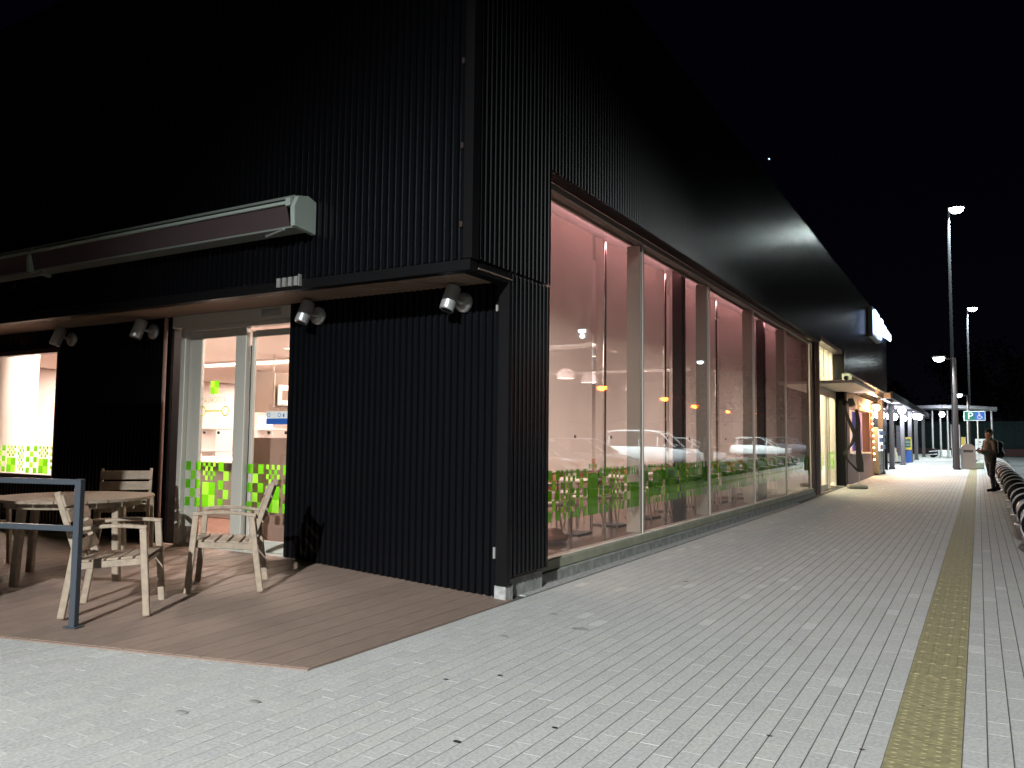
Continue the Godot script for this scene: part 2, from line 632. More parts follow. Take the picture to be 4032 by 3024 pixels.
func ribs_front(st: SurfaceTool, z: float, x0: float, x1: float, low: Callable, y1: float) -> void:
	# faces +z
	var pr := rib_profile(x0, x1)
	for i in pr.size() - 1:
		var a: Vector2 = pr[i]
		var b: Vector2 = pr[i + 1]
		var ya: float = low.call(a.x)
		var yb: float = low.call(b.x)
		quad(st, Vector3(a.x, ya, z + a.y), Vector3(b.x, yb, z + b.y), Vector3(b.x, y1, z + b.y), Vector3(a.x, y1, z + a.y), Vector3(-(b.y - a.y) * 4.0, 0, absf(b.x - a.x) + 0.001))
		if a.y > 0.01 and b.y > 0.01:
			quad(st, Vector3(a.x, ya, z + a.y), Vector3(b.x, yb, z + b.y), Vector3(b.x, yb, z), Vector3(a.x, ya, z), Vector3.DOWN)

func ribs_side(st: SurfaceTool, x: float, z0: float, z1: float, y0: float, y1: float) -> void:
	# faces +x, from z0 back to z1
	var pr := rib_profile(z0, z1)
	for i in pr.size() - 1:
		var a: Vector2 = pr[i]
		var b: Vector2 = pr[i + 1]
		quad(st, Vector3(x + a.y, y0, a.x), Vector3(x + b.y, y0, b.x), Vector3(x + b.y, y1, b.x), Vector3(x + a.y, y1, a.x), Vector3(absf(b.x - a.x) + 0.001, 0, (b.y - a.y) * 4.0))
		if a.y > 0.01 and b.y > 0.01:
			quad(st, Vector3(x + a.y, y0, a.x), Vector3(x + b.y, y0, b.x), Vector3(x, y0, b.x), Vector3(x, y0, a.x), Vector3.DOWN)

func piece(lo: Vector3, hi: Vector3, called: String, m: Material, parent: Node = null, ch := 0.004) -> MeshInstance3D:
	var st := mb()
	cbox(st, T((lo + hi) * 0.5), (hi - lo).abs(), ch)
	return build(st, called, m, parent if parent else house)

func building_shell() -> void:
	house = thing("cafe_building", "long black ribbed metal building with a lit glass cafe front", "building")
	var st := mb()
	ribs_front(st, -5.37, -20.02, -3.59, func(_x): return 2.865, 6.7)
	build(st, "upper_front_cladding", M.black_metal, house)
	st = mb()
	ribs_side(st, -3.545, -5.45, -6.74, 2.875, 6.7)
	ribs_side(st, -3.545, -6.74, -22.1, 4.02, 6.7)
	ribs_side(st, -3.545, -22.1, -26.3, 4.22, 6.7)
	ribs_side(st, -3.545, -26.3, -39.6, 3.0, 6.7)
	build(st, "upper_side_cladding", M.black_metal, house)
	# solid walls behind the sheets
	st = mb()
	box(st, Vector3(-20.0, 2.87, -5.52), Vector3(-3.6, 6.68, -5.372))
	box(st, Vector3(-3.72, 4.03, -22.1), Vector3(-3.55, 6.68, -5.53))
	box(st, Vector3(-3.72, 4.23, -26.3), Vector3(-3.55, 6.68, -22.11))
	box(st, Vector3(-3.72, 3.01, -39.58), Vector3(-3.55, 6.68, -26.31))
	box(st, Vector3(-20.12, 0.0, -39.6), Vector3(-20.01, 6.68, -5.4))
	box(st, Vector3(-20.0, 0.0, -39.7), Vector3(-3.56, 6.68, -39.61))
	box(st, Vector3(-3.72, 2.88, -6.74), Vector3(-3.55, 4.02, -5.53))
	build(st, "wall_core", M.black_trim, house)
	piece(Vector3(-20.12, 6.64, -39.6), Vector3(-3.56, 6.69, -5.4), "roof", M.black_trim)
	# flat corner covers and the dark edging under the overhang
	piece(Vector3(-3.60, 2.86, -5.45), Vector3(-3.512, 6.69, -5.335), "corner_cover", M.black_trim)
	piece(Vector3(-20.0, 2.765, -5.45), Vector3(-3.53, 2.857, -5.338), "fascia_trim", M.black_trim)
	piece(Vector3(-3.66, 2.765, -6.0), Vector3(-3.533, 2.857, -5.455), "fascia_trim", M.black_trim)
	for y in [3.12, 3.78, 4.5]:
		piece(Vector3(-3.625, y, -5.345), Vector3(-3.603, y + 0.05, -5.318), "corner_clip", M.brown_column)
	# soffit boards run back under the overhang
	for k in 206:
		var x := -20.0 + 0.08 * k
		st = mb()
		poly_prism(st, [Vector2(0.003, 0.012), Vector2(0.003, 0.004), Vector2(0.008, 0), Vector2(0.072, 0), Vector2(0.077, 0.004), Vector2(0.077, 0.012)], Vector3(x, 2.79, -5.47), Vector3.RIGHT, Vector3.UP, Vector3(0, 0, -0.55))
		build(st, "soffit_board", M.soffit, house)
	st = mb()
	box(st, Vector3(-20.0, 2.803, -6.2), Vector3(-3.6, 2.85, -5.53))
	build(st, "soffit_backing", M.black_trim, house)
	# loose joint cover under the awning
	st = mb()
	for k in 4:
		box(st, Vector3(-5.70 + 0.075 * k, 2.80, -5.337), Vector3(-5.655 + 0.075 * k, 2.885, -5.315))
	box(st, Vector3(-5.41, 2.79, -5.337), Vector3(-5.395, 2.9, -5.305))
	build(st, "joint_cover", M.alu_dull, house)

func decal_band(rects: Array, w: float, sd: int, sx := 1.0) -> void:
	# squares of the green pattern: [u0, v0, u1, v1, tone] in a band 0.51 high
	var r := RandomNumberGenerator.new()
	r.seed = sd
	var u := 0.0
	var kind := 0
	while u < w - 0.02:
		if kind == 0:
			var s := 0.085 * sx
			for row in 5:
				for col in 3:
					if (row + col) % 2 == 0 and u + s * (col + 1) < w:
						rects.append([u + s * col, 0.51 - 0.102 * (row + 1), u + s * (col + 1), 0.51 - 0.102 * row, 0 if col % 2 == 0 else 1])
			u += s * 3 + 0.04
		elif kind == 1:
			var s := 0.042 * sx
			for row in 4:
				for col in 5:
					if (row + col) % 2 == 0 and u + s * (col + 1) < w:
						rects.append([u + s * col, 0.51 - 0.052 * (row + 1), u + s * (col + 1), 0.51 - 0.052 * row, r.randi_range(0, 1)])
			var bw := 0.105 * sx
			for a in 2:
				for b in 2:
					if u + bw * (a + 1) < w:
						rects.append([u + bw * a, 0.14 * b, u + bw * (a + 1), 0.14 * (b + 1), (a + b) % 2])
			u += bw * 2 + 0.05
		else:
			var s := 0.038 * sx
			for row in 8:
				for col in 4:
					if (row + col) % 2 == 0 and u + s * (col + 1) < w:
						rects.append([u + s * col, 0.51 - 0.06 * (row + 1), u + s * (col + 1), 0.51 - 0.06 * row, r.randi_range(0, 1)])
			u += s * 4 + 0.05
		kind = [1, 2, 0][kind] if sd % 2 == 0 else [1, 0, 1][kind]

func band_side(rects: Array, bay: int) -> void:
	# larger pattern on the glass wall: tall blocks, tall narrow squares and fine squares
	var r := RandomNumberGenerator.new()
	r.seed = 90 + bay
	var u := 0.0
	var k := bay
	while u < 2.6:
		var m := k % 4
		if m == 0:
			var h: float = [0.31, 0.46][(k / 4) % 2]
			rects.append([u, 0.0, u + 0.28, h, 2])
			for c in 3:
				rects.append([u + 0.03 + c * 0.085, h + 0.1, u + 0.075 + c * 0.085, 0.51, 0])
			u += 0.31
		elif m == 1 or m == 3:
			for row in 5:
				for c in 3:
					if (row + c) % 2 == 0:
						rects.append([u + 0.088 * c, 0.51 - 0.102 * (row + 1), u + 0.088 * (c + 1), 0.51 - 0.102 * row, [0, 1, 0][c]])
			u += 0.29
		else:
			for row in 8:
				for c in 6:
					if (row + c) % 2 == 0:
						rects.append([u + 0.055 * c, 0.51 - 0.063 * (row + 1), u + 0.055 * (c + 1), 0.51 - 0.063 * row, r.randi_range(0, 1)])
			u += 0.36
		k += 1
	if bay > 0:
		for i in 17:
			var a := 0.02 + 0.165 * i
			if r.randf() < 0.72:
				rects.append([a, 0.10, a + 0.16, 0.30, [0, 2][i % 2]])
			if r.randf() < 0.72:
				rects.append([a, 0.302, a + 0.16, 0.43, [2, 0][i % 2]])

const GREENS := [Color(0.13, 0.50, 0.008), Color(0.28, 0.72, 0.05), Color(0.11, 0.42, 0.006)]
func decal(parent: Node, rects: Array, o: Vector3, u: Vector3, v: Vector3, called := "green_decal") -> void:
	var st := mb()
	var n := u.cross(v)
	var lift := 0.0
	for q in rects:
		st.set_color(GREENS[q[4]])
		lift += 0.00002
		var o2 := o + n.normalized() * lift
		quad(st, o2 + u * q[0] + v * q[1], o2 + u * q[2] + v * q[1], o2 + u * q[2] + v * q[3], o2 + u * q[0] + v * q[3], n)
	build(st, called, M.vinyl, parent)

func pane(parent: Node, a: Vector3, u: Vector3, v: Vector3, m: Material) -> MeshInstance3D:
	var st := mb()
	quad(st, a, a + u, a + u + v, a + v, u.cross(v))
	return build(st, "pane", m, parent)

func building_front() -> void:
	# ribbed wall standing on the deck, between the door and the corner
	var st := mb()
	ribs_front(st, WALL_Z - 0.026, -6.24, -3.64, func(x): return deck_y(x, WALL_Z) + 0.022, 2.795)
	build(st, "lower_front_cladding", M.black_metal, house)
	st = mb()
	box(st, Vector3(-6.24, 0.16, -6.2), Vector3(-3.7, 2.795, -6.03))
	build(st, "wall_core", M.black_trim, house)
	piece(Vector3(-3.638, 0.13, -6.05), Vector3(-3.53, 2.86, -5.975), "corner_cover", M.black_trim)
	piece(Vector3(-3.66, 0.36, -5.985), Vector3(-3.64, 0.46, -5.96), "corner_clip", M.alu_dull)
	piece(Vector3(-3.66, 2.52, -5.985), Vector3(-3.64, 2.58, -5.96), "corner_clip", M.alu_dull)
	# wall left of the door and round the window
	st = mb()
	ribs_front(st, -6.12, -10.56, -8.24, func(_x): return 0.16, 2.795)
	ribs_front(st, -6.12, -20.0, -10.56, func(_x): return 0.16, 0.80)
	ribs_front(st, -6.12, -20.0, -10.56, func(_x): return 2.55, 2.795)
	build(st, "lower_front_cladding", M.black_metal, house)
	st = mb()
	box(st, Vector3(-10.56, 0.0, -6.25), Vector3(-8.24, 2.795, -6.122))
	box(st, Vector3(-20.0, 0.0, -6.25), Vector3(-10.565, 0.80, -6.122))
	box(st, Vector3(-20.0, 2.55, -6.25), Vector3(-10.565, 2.795, -6.122))
	box(st, Vector3(-8.24, 0.0, -6.28), Vector3(-6.24, 0.128, -6.08))
	build(st, "wall_core", M.black_trim, house)
	st = mb()
	tube(st, [Vector3(-8.30, 0.16, -6.05), Vector3(-8.30, 2.78, -6.05)], [0.022], 10)
	build(st, "pipe", M.partition, house)
	# window with a slim dark frame
	st = mb()
	box(st, Vector3(-20.0, 2.485, -6.2), Vector3(-10.56, 2.548, -6.09))
	box(st, Vector3(-20.0, 0.80, -6.2), Vector3(-10.56, 0.845, -6.09))
	box(st, Vector3(-10.60, 0.846, -6.2), Vector3(-10.562, 2.484, -6.09))
	var win := build(st, "window", M.brown_column, house)
	pane(win, Vector3(-20.0, 0.846, -6.14), Vector3(9.4, 0, 0), Vector3(0, 1.638, 0), M.glass_door)
	var rects := []
	decal_band(rects, 9.3, 4, 1.05)
	decal(win, rects, Vector3(-19.95, 0.86, -6.135), Vector3.RIGHT, Vector3.UP * 0.72)
	# sliding door: head, jamb, fixed leaf and sliding leaf
	st = mb()
	cbox(st, T(Vector3(-7.2, 2.722, -6.14)), Vector3(2.0, 0.14, 0.16), 0.004)
	var head := build(st, "door_head", M.alu, house)
	st = mb()
	cbox(st, T(Vector3(-6.56, 2.725, -6.056)), Vector3(0.3, 0.07, 0.012), 0.003)
	cbox(st, T(Vector3(-6.56, 2.768, -6.057)), Vector3(0.3, 0.012, 0.008), 0.002)
	build(st, "sensor_cover", M.alu_dull, head)
	st = mb()
	cbox(st, T(Vector3(-7.995, 1.39, -6.12)), Vector3(0.08, 2.52, 0.12))
	cbox(st, T(Vector3(-7.1, 2.625, -6.12)), Vector3(1.7, 0.05, 0.12))
	cbox(st, T(Vector3(-7.1, 0.145, -6.12)), Vector3(1.86, 0.03, 0.14))
	build(st, "door_frame", M.alu, house)
	st = mb()
	cbox(st, T(Vector3(-7.84, 1.38, -6.14)), Vector3(0.22, 2.44, 0.045))
	cbox(st, T(Vector3(-7.06, 1.38, -6.13)), Vector3(0.17, 2.44, 0.07))
	cbox(st, T(Vector3(-7.44, 2.555, -6.14)), Vector3(0.585, 0.09, 0.044))
	cbox(st, T(Vector3(-7.44, 0.215, -6.14)), Vector3(0.585, 0.11, 0.044))
	var leaf := build(st, "fixed_leaf", M.alu, house)
	pane(leaf, Vector3(-7.73, 0.27, -6.14), Vector3(0.585, 0, 0), Vector3(0, 2.24, 0), M.glass_door)
	rects = []
	decal_band(rects, 0.78, 3, 1.0)
	decal(leaf, rects, Vector3(-7.93, 0.59, -6.113), Vector3.RIGHT, Vector3.UP)
	decal(leaf, [[0, 0, 0.07, 0.075, 0], [0.07, 0, 0.14, 0.075, 1], [0, 0.075, 0.07, 0.15, 1], [0.07, 0.075, 0.14, 0.15, 0]], Vector3(-7.585, 1.87, -6.135), Vector3.RIGHT, Vector3.UP, "logo_decal")
	st = mb()
	st.set_color(Color(0.25, 0.34, 0.03))
	for c in [-7.715, -7.325]:
		for k in 28:
			var a0 := TAU * k / 28
			var a1 := TAU * (k + 1) / 28
			var d0 := Vector3(cos(a0), sin(a0), 0)
			var d1 := Vector3(cos(a1), sin(a1), 0)
			var o := Vector3(c, 1.675, -6.135)
			quad(st, o + d0 * 0.046, o + d1 * 0.046, o + d1 * 0.06, o + d0 * 0.06, Vector3.BACK)
	quad(st, Vector3(-7.655, 1.668, -6.135), Vector3(-7.385, 1.668, -6.135), Vector3(-7.385, 1.684, -6.135), Vector3(-7.655, 1.684, -6.135), Vector3.BACK)
	build(st, "logo_decal", M.vinyl, leaf)
	text_on(leaf, "YASHOCCA", Vector3(-7.52, 1.80, -6.135), Basis(), 0.062, Color(0.62, 0.68, 0.42))
	for c in [-7.66, -7.42]:
		st = mb()
		lathe(st, T(Vector3(c, 1.43, -6.139), Basis(Vector3.RIGHT, PI / 2)), [Vector2(0.017, 0), Vector2(0.017, 0.012), Vector2(0, 0.014)], 14)
		build(st, "door_stud", M.dark, leaf)
	st = mb()
	cbox(st, T(Vector3(-6.93, 1.36, -6.175)), Vector3(0.045, 2.4, 0.04))
	cbox(st, T(Vector3(-6.56, 2.53, -6.175)), Vector3(0.7, 0.075, 0.039))
	cbox(st, T(Vector3(-6.56, 0.215, -6.175)), Vector3(0.7, 0.12, 0.039))
	var slide := build(st, "sliding_leaf", M.alu, house)
	pane(slide, Vector3(-6.91, 0.275, -6.175), Vector3(0.69, 0, 0), Vector3(0, 2.22, 0), M.glass_door)
	piece(Vector3(-6.967, 0.28, -6.19), Vector3(-6.953, 2.4, -6.15), "door_brush", M.dark, slide)
	rects = []
	decal_band(rects, 0.72, 5, 0.98)
	decal(slide, rects, Vector3(-6.95, 0.58, -6.15), Vector3.RIGHT, Vector3.UP)
	# notice sticker: white upper half with signs, blue lower half
	st = mb()
	box(st, Vector3(-6.71, 1.59, -6.1725), Vector3(-6.30, 1.665, -6.1715))
	build(st, "notice_sticker", M.sign_white, slide)
	st = mb()
	box(st, Vector3(-6.71, 1.525, -6.1725), Vector3(-6.30, 1.589, -6.1715))
	build(st, "notice_sticker", M.sign_blue, slide)
	st = mb()
	for q in [[-6.67, 0.024], [-6.51, 0.024]]:
		lathe(st, T(Vector3(q[0], 1.627, -6.1712), Basis(Vector3.RIGHT, PI / 2)), [Vector2(q[1], 0), Vector2(q[1], 0.0008), Vector2(q[1] - 0.006, 0.0008), Vector2(q[1] - 0.006, 0)], 18, false)
	lathe(st, T(Vector3(-6.335, 1.648, -6.1712), Basis(Vector3.RIGHT, PI / 2)), [Vector2(0.012, 0), Vector2(0.012, 0.0008), Vector2(0, 0.0008)], 12, false)
	box(st, Vector3(-6.36, 1.595, -6.1714), Vector3(-6.315, 1.625, -6.1704))
	box(st, Vector3(-6.455, 1.605, -6.1714), Vector3(-6.435, 1.64, -6.1704))
	build(st, "notice_sign", M.sign_blue, slide)
	text_on(slide, "00 - 20 : 00", Vector3(-6.46, 1.715, -6.172), Basis(), 0.06, Color(0.3, 0.24, 0.2))
	for c in [-6.66, -6.40]:
		st = mb()
		lathe(st, T(Vector3(c, 1.435, -6.174), Basis(Vector3.RIGHT, PI / 2)), [Vector2(0.017, 0), Vector2(0.017, 0.012), Vector2(0, 0.014)], 14)
		build(st, "door_stud", M.dark, slide)
	st = mb()
	lathe(st, T(Vector3(-6.33, 1.27, -6.174), Basis(Vector3.RIGHT, PI / 2)), [Vector2(0.028, 0), Vector2(0.028, 0.02), Vector2(0, 0.024)], 14)
	build(st, "door_lock", M.menu_board, slide)

func text_on(parent: Node, words: String, at: Vector3, b: Basis, high: float, c: Color, depth := 0.001) -> MeshInstance3D:
	var f := SystemFont.new()
	f.font_names = PackedStringArray(["Droid Sans"])
	var tm := TextMesh.new()
	tm.font = f
	tm.text = words
	tm.font_size = 64
	tm.pixel_size = high / 46.0
	tm.depth = depth
	tm.curve_step = 2.0
	var m := StandardMaterial3D.new()
	m.albedo_color = c.linear_to_srgb()
	m.roughness = 0.6
	m.resource_name = "lettering"
	return put(tm, "lettering", m, parent, T(at, b))

const GLASS_X := -3.72
const JOINTS := [-6.74, -9.68, -12.62, -15.58, -18.54, -21.5]
func building_side() -> void:
	var st := mb()
	ribs_side(st, -3.552, -6.0, -6.74, 0.2, 2.855)
	build(st, "lower_side_cladding", M.black_metal, house)
	st = mb()
	box(st, Vector3(-3.7, 0.2, -6.74), Vector3(-3.555, 2.86, -6.03))
	build(st, "wall_core", M.black_trim, house)
	piece(Vector3(-3.8, -0.1, -6.74), Vector3(-3.585, 0.17, -6.04), "concrete_base", M.concrete)
	piece(Vector3(-3.66, -0.1, -6.12), Vector3(-3.545, 0.128, -5.99), "corner_foot", M.kerb)
	piece(Vector3(-3.8, -0.1, -21.9), Vector3(-3.64, 0.105, -6.745), "concrete_base", M.concrete)
	piece(Vector3(-3.85, 0.112, -21.9), Vector3(-3.672, 0.205, -6.745), "glass_sill", M.sill_paint)
	piece(Vector3(-3.80, 0.206, -21.6), Vector3(-3.69, 0.222, -6.745), "sill_cap", M.alu)
	piece(Vector3(-3.64, -0.1, -21.6), Vector3(-3.52, 0.006, -6.3), "drain_edge", M.kerb)
	piece(Vector3(-3.80, 3.93, -21.6), Vector3(-3.68, 4.0, -6.745), "glass_head", M.counter_grey)
	for i in 5:
		var z0: float = JOINTS[i]
		var z1: float = JOINTS[i + 1]
		var st2 := mb()
		quad(st2, Vector3(GLASS_X, 0.222, z0), Vector3(GLASS_X, 0.222, z1), Vector3(GLASS_X, 3.93, z1), Vector3(GLASS_X, 3.93, z0), Vector3.RIGHT)
		var pn := build(st2, "glass_pane", M.glass_side, house)
		var rects := []
		band_side(rects, i)
		decal(pn, rects, Vector3(GLASS_X - 0.004, 0.57, z0 - 0.05), Vector3.FORWARD, Vector3.UP)
		for q in [0.33, 0.66]:
			st2 = mb()
			lathe(st2, T(Vector3(GLASS_X - 0.003, 1.43, lerpf(z0, z1, q)), Basis(Vector3.FORWARD, PI / 2)), [Vector2(0.017, 0), Vector2(0.017, 0.01), Vector2(0, 0.012)], 12)
			build(st2, "glass_stud", M.dark, pn)
	for i in range(1, 6):
		var z: float = JOINTS[i]
		piece(Vector3(-3.92, 0.225, z - 0.03), Vector3(-3.735, 3.925, z + 0.03), "mullion_fin", M.fin)
		piece(Vector3(-3.716, 0.225, z - 0.022), Vector3(-3.70, 3.925, z + 0.022), "joint_strip", M.alu)

# ---------------------------------------------------------------- inside the cafe
func area_light(parent: Node, at: Vector3, look: Vector3, size: Vector2, c: Color, e: float) -> void:
	var l := AreaLight3D.new()
	l.name = "lamp_light"
	l.area_size = size
	l.light_color = c
	l.light_energy = e
	l.shadow_enabled = true
	l.set("area_range", 40.0)
	parent.add_child(l, true)
	var up := Vector3.UP if absf(look.y) < 0.9 else Vector3.FORWARD
	l.transform = Transform3D(Basis.looking_at(look, up), at)

func omni(parent: Node, at: Vector3, c: Color, e: float, size: float, reach := 60.0) -> void:
	var l := OmniLight3D.new()
	l.name = "lamp_light"
	l.light_color = c
	l.light_energy = e
	l.light_size = size
	l.omni_range = reach
	l.omni_attenuation = 2.0
	l.shadow_enabled = true
	parent.add_child(l, true)
	l.position = at

const WARM := Color(1.0, 0.88, 0.81)
func cafe_inside() -> void:
	var st := mb()
	box(st, Vector3(-20.0, -0.05, -21.9), Vector3(-3.852, 0.138, -6.285))
	tag(ground_part(st, "interior_floor", M.floor_red), "glossy reddish brown cafe floor")
	st = mb()
	box(st, Vector3(-20.0, 3.0, -21.9), Vector3(-5.12, 3.1, -6.26))
	tag(ground_part(st, "interior_ceiling", M.ceiling), "pale cafe ceiling with light slots")
	st = mb()
	box(st, Vector3(-5.5, 4.14, -21.9), Vector3(-3.73, 4.24, -5.53))
	tag(ground_part(st, "interior_ceiling", M.ceiling), "high ceiling above the glass wall")
	st = mb()
	box(st, Vector3(-5.11, 3.0, -21.9), Vector3(-5.0, 4.135, -6.26))
	tag(ground_part(st, "interior_wall", M.plaster), "pink lit bulkhead wall behind the glass")
	st = mb()
	box(st, Vector3(-20.0, 0.14, -22.0), Vector3(-3.86, 4.13, -21.91))
	tag(ground_part(st, "interior_wall", M.plaster), "end wall of the cafe")
	st = mb()
	box(st, Vector3(-20.0, 0.14, -21.9), Vector3(-19.9, 2.99, -6.26))
	tag(ground_part(st, "interior_wall", M.plaster), "far side wall of the cafe")
	st = mb()
	box(st, Vector3(-6.24, 0.14, -6.27), Vector3(-3.75, 4.1, -6.21))
	tag(ground_part(st, "interior_wall", M.plaster), "inner face of the front wall")
	# light slots across the ceiling
	for z in [-7.7, -12.0, -17.0]:
		var t := thing("light_slot", "long glowing light slot across the cafe ceiling", "ceiling light", Vector3(-12.4, 2.985, z), 0, "light slots in the cafe ceiling")
		st = mb()
		box(st, Vector3(-6.9, -0.004, -0.28), Vector3(6.9, 0.006, 0.28))
		build(st, "diffuser", M.cove_glow, t)
		st = mb()
		for s in [-1.0, 1.0]:
			box(st, Vector3(-6.94, -0.03, s * 0.30 - 0.015), Vector3(6.94, 0.012, s * 0.30 + 0.015))
		build(st, "frame", M.ceiling, t)
		area_light(t, Vector3(0, -0.02, 0), Vector3.DOWN, Vector2(13.6, 0.5), WARM, 150.0 if z > -8.0 else 100.0)
	var cv := thing("cove_light", "pink glowing light strip along the top of the glass wall", "ceiling light", Vector3(-4.0, 4.06, -14.0))
	st = mb()
	box(st, Vector3(-0.04, -0.03, -7.3), Vector3(-0.01, 0.03, 7.3))
	build(st, "diffuser", M.cove_pink, cv)
	st = mb()
	box(st, Vector3(-0.009, -0.05, -7.3), Vector3(0.03, 0.07, 7.3))
	build(st, "housing", M.fin, cv)
	area_light(cv, Vector3(-0.06, 0, 0), Vector3(-1, -0.25, 0).normalized(), Vector2(14.4, 0.08), Color(1.0, 0.72, 0.74), 8.5)
	# downlights
	for q in [[-6.6, -12.0], [-6.3, -13.9], [-5.65, -13.3], [-6.2, -10.4], [-8.2, -10.6], [-8.9, -14.2], [-10.8, -10.4], [-11.2, -14.6], [-7.0, -15.8], [-6.0, -18.2], [-9.2, -18.4]]:
		var d := thing("downlight", "small round bright downlight in the cafe ceiling", "ceiling light", Vector3(q[0], 2.998, q[1]), 0, "downlights in the cafe ceiling")
		st = mb()
		lathe(st, T(Vector3(0, -0.012, 0)), [Vector2(0, 0), Vector2(0.075, 0)], 18)
		build(st, "lens", M.down_glow, d)
		st = mb()
		lathe(st, T(Vector3(0, -0.016, 0)), [Vector2(0.076, 0), Vector2(0.1, 0.0), Vector2(0.1, 0.014)], 18, false)
		build(st, "ring", M.white_top, d)
	# glass pendant shades under a track
	for q in [[-6.5, 2.6, -13.07], [-6.55, 2.6, -14.2], [-6.6, 2.6, -16.6]]:
		var d := thing("pendant_lamp", "translucent dome pendant lamp glowing pink white above the tables", "pendant lamp", Vector3(q[0], q[1] - 0.09, q[2]), 0, "dome pendant lamps in the cafe")
		st = mb()
		lathe(st, T(Vector3.ZERO), [Vector2(0.17, 0.0), Vector2(0.165, 0.07), Vector2(0.13, 0.14), Vector2(0.07, 0.18), Vector2(0.015, 0.19)], 22)
		build(st, "lamp_shade", M.pendant_glow, d)
		st = mb()
		tube(st, [Vector3(0, 0.19, 0), Vector3(0, 0.48, 0)], [0.006], 6)
		build(st, "cord", M.dark, d)
		omni(d, Vector3(0, -0.04, 0), Color(1.0, 0.84, 0.76), 0.5, 0.08, 30.0)
	st = mb()
	box(st, Vector3(-6.58, 2.95, -17.4), Vector3(-6.5, 2.985, -12.2))
	tag(build(st, "light_track", M.white_top), "pale light track that carries the dome pendants", "light track")
	# slender bright poles and dark steel columns behind the glass
	for z in [-9.76, -12.13, -15.0]:
		st = mb()
		tube(st, [Vector3(-4.28, 0.138, z), Vector3(-4.28, 4.13, z)], [0.024], 16)
		tag(build(st, "steel_pole", M.chrome), "slender polished pole standing behind the glass wall", "pole", "polished poles behind the glass")
	for q in [[-4.12, -12.35], [-4.2, -18.3]]:
		st = mb()
		cbox(st, T(Vector3(q[0], 2.13, q[1])), Vector3(0.17, 3.99, 0.17), 0.01)
		tag(build(st, "steel_column", M.brown_column), "dark brown square column just behind the glass wall", "column", "dark columns behind the glass")
	# sheer blinds drawn down behind the glass to the top of the green band
	for i in 5:
		var z0: float = JOINTS[i] - 0.05
		var z1: float = JOINTS[i + 1] + 0.05
		var bl := thing("sheer_blind", ["sheer pinkish blind behind the glass bay beside the corner", "sheer pinkish blind behind the second glass bay from the corner", "sheer pinkish blind behind the third glass bay from the corner", "sheer pinkish blind behind the fourth glass bay from the corner", "sheer pinkish blind behind the glass bay beside the downpipe"][i], "blind", Vector3(-4.4, 0.99, (z0 + z1) * 0.5), 0, "blinds behind the glass wall")
		st = mb()
		group_id += 1
		st.set_smooth_group(group_id)
		var hw := (z0 - z1) * 0.5
		var nz := 24
		for k in nz:
			var a := hw - 2.0 * hw * k / nz
			var b := hw - 2.0 * hw * (k + 1) / nz
			var xa := 0.004 * sin(k * 1.3 + i)
			var xb := 0.004 * sin((k + 1) * 1.3 + i)
			quad(st, Vector3(xa, 0, a), Vector3(xb, 0, b), Vector3(xb, 3.145, b), Vector3(xa, 3.145, a), Vector3.RIGHT)
		st.set_smooth_group(-1)
		build(st, "cloth", M.sheer, bl)
		st = mb()
		tube(st, [Vector3(0, 0.0, hw), Vector3(0, 0.0, -hw)], [0.012], 8)
		build(st, "bottom_bar", M.alu, bl)
	# white round column, partition, service counter and back fittings
	st = mb()
	tube(st, [Vector3(-14.25, 0.138, -7.5), Vector3(-14.25, 3.0, -7.5)], [0.34], 30)
	tag(build(st, "round_column", M.plaster), "white round column close behind the front window", "column")
	st = mb()
	cbox(st, T(Vector3(-6.93, 0.76, -6.62)), Vector3(0.98, 1.24, 0.05), 0.006)
	tag(build(st, "low_partition", M.partition), "brown low partition just inside the sliding door", "partition")
	var c := thing("service_counter", "long grey counter with a white top at the back of the cafe", "counter", Vector3(-11.4, 0.138, -11.0))
	st = mb()
	cbox(st, T(Vector3(0, 0.42, 0)), Vector3(0.7, 0.84, 6.4), 0.01)
	build(st, "body", M.counter_grey, c)
	st = mb()
	cbox(st, T(Vector3(0.03, 0.865, 0)), Vector3(0.82, 0.05, 6.5), 0.008)
	build(st, "countertop", M.white_top, c)
	var c2 := thing("low_counter", "grey waist high counter with a bright edge near the front window", "counter", Vector3(-9.9, 0.138, -8.6))
	st = mb()
	cbox(st, T(Vector3(0, 0.42, 0)), Vector3(2.6, 0.84, 0.5), 0.01)
	build(st, "body", M.counter_grey, c2)
	st = mb()
	cbox(st, T(Vector3(0, 0.865, 0)), Vector3(2.7, 0.05, 0.6), 0.008)
	build(st, "countertop", M.white_top, c2)
	var sd := thing("soap_dispenser", "small white bottle with a dark cap on the low counter", "bottle", Vector3(-10.75, 1.03, -8.5))
	st = mb()
	lathe(st, T(Vector3.ZERO), [Vector2(0, 0), Vector2(0.06, 0), Vector2(0.065, 0.03), Vector2(0.04, 0.12), Vector2(0.025, 0.15)], 16)
	build(st, "bottle", M.white_top, sd)
	st = mb()
	lathe(st, T(Vector3(0, 0.15, 0)), [Vector2(0.03, 0), Vector2(0.035, 0.05), Vector2(0, 0.07)], 14)
	build(st, "cap", M.dark, sd)
	var mbrd := thing("menu_board", "brown menu board hanging above the service counter", "menu board", Vector3(-11.9, 1.85, -12.5))
	st = mb()
	cbox(st, T(Vector3(0, 0.4, 0)), Vector3(0.06, 0.8, 4.2), 0.006)
	build(st, "panel", M.menu_board, mbrd)
	st = mb()
	for z in [-1.4, 0.0, 1.4]:
		box(st, Vector3(0.031, 0.12, z - 0.012), Vector3(0.04, 0.78, z + 0.012))
		tube(st, [Vector3(0, 0.8, z), Vector3(0, 1.15, z)], [0.01], 8)
	build(st, "hanger", M.alu, mbrd)
	var pic := thing("square_sign", "white framed square sign on the menu board", "sign", Vector3(-11.84, 2.2, -11.35))
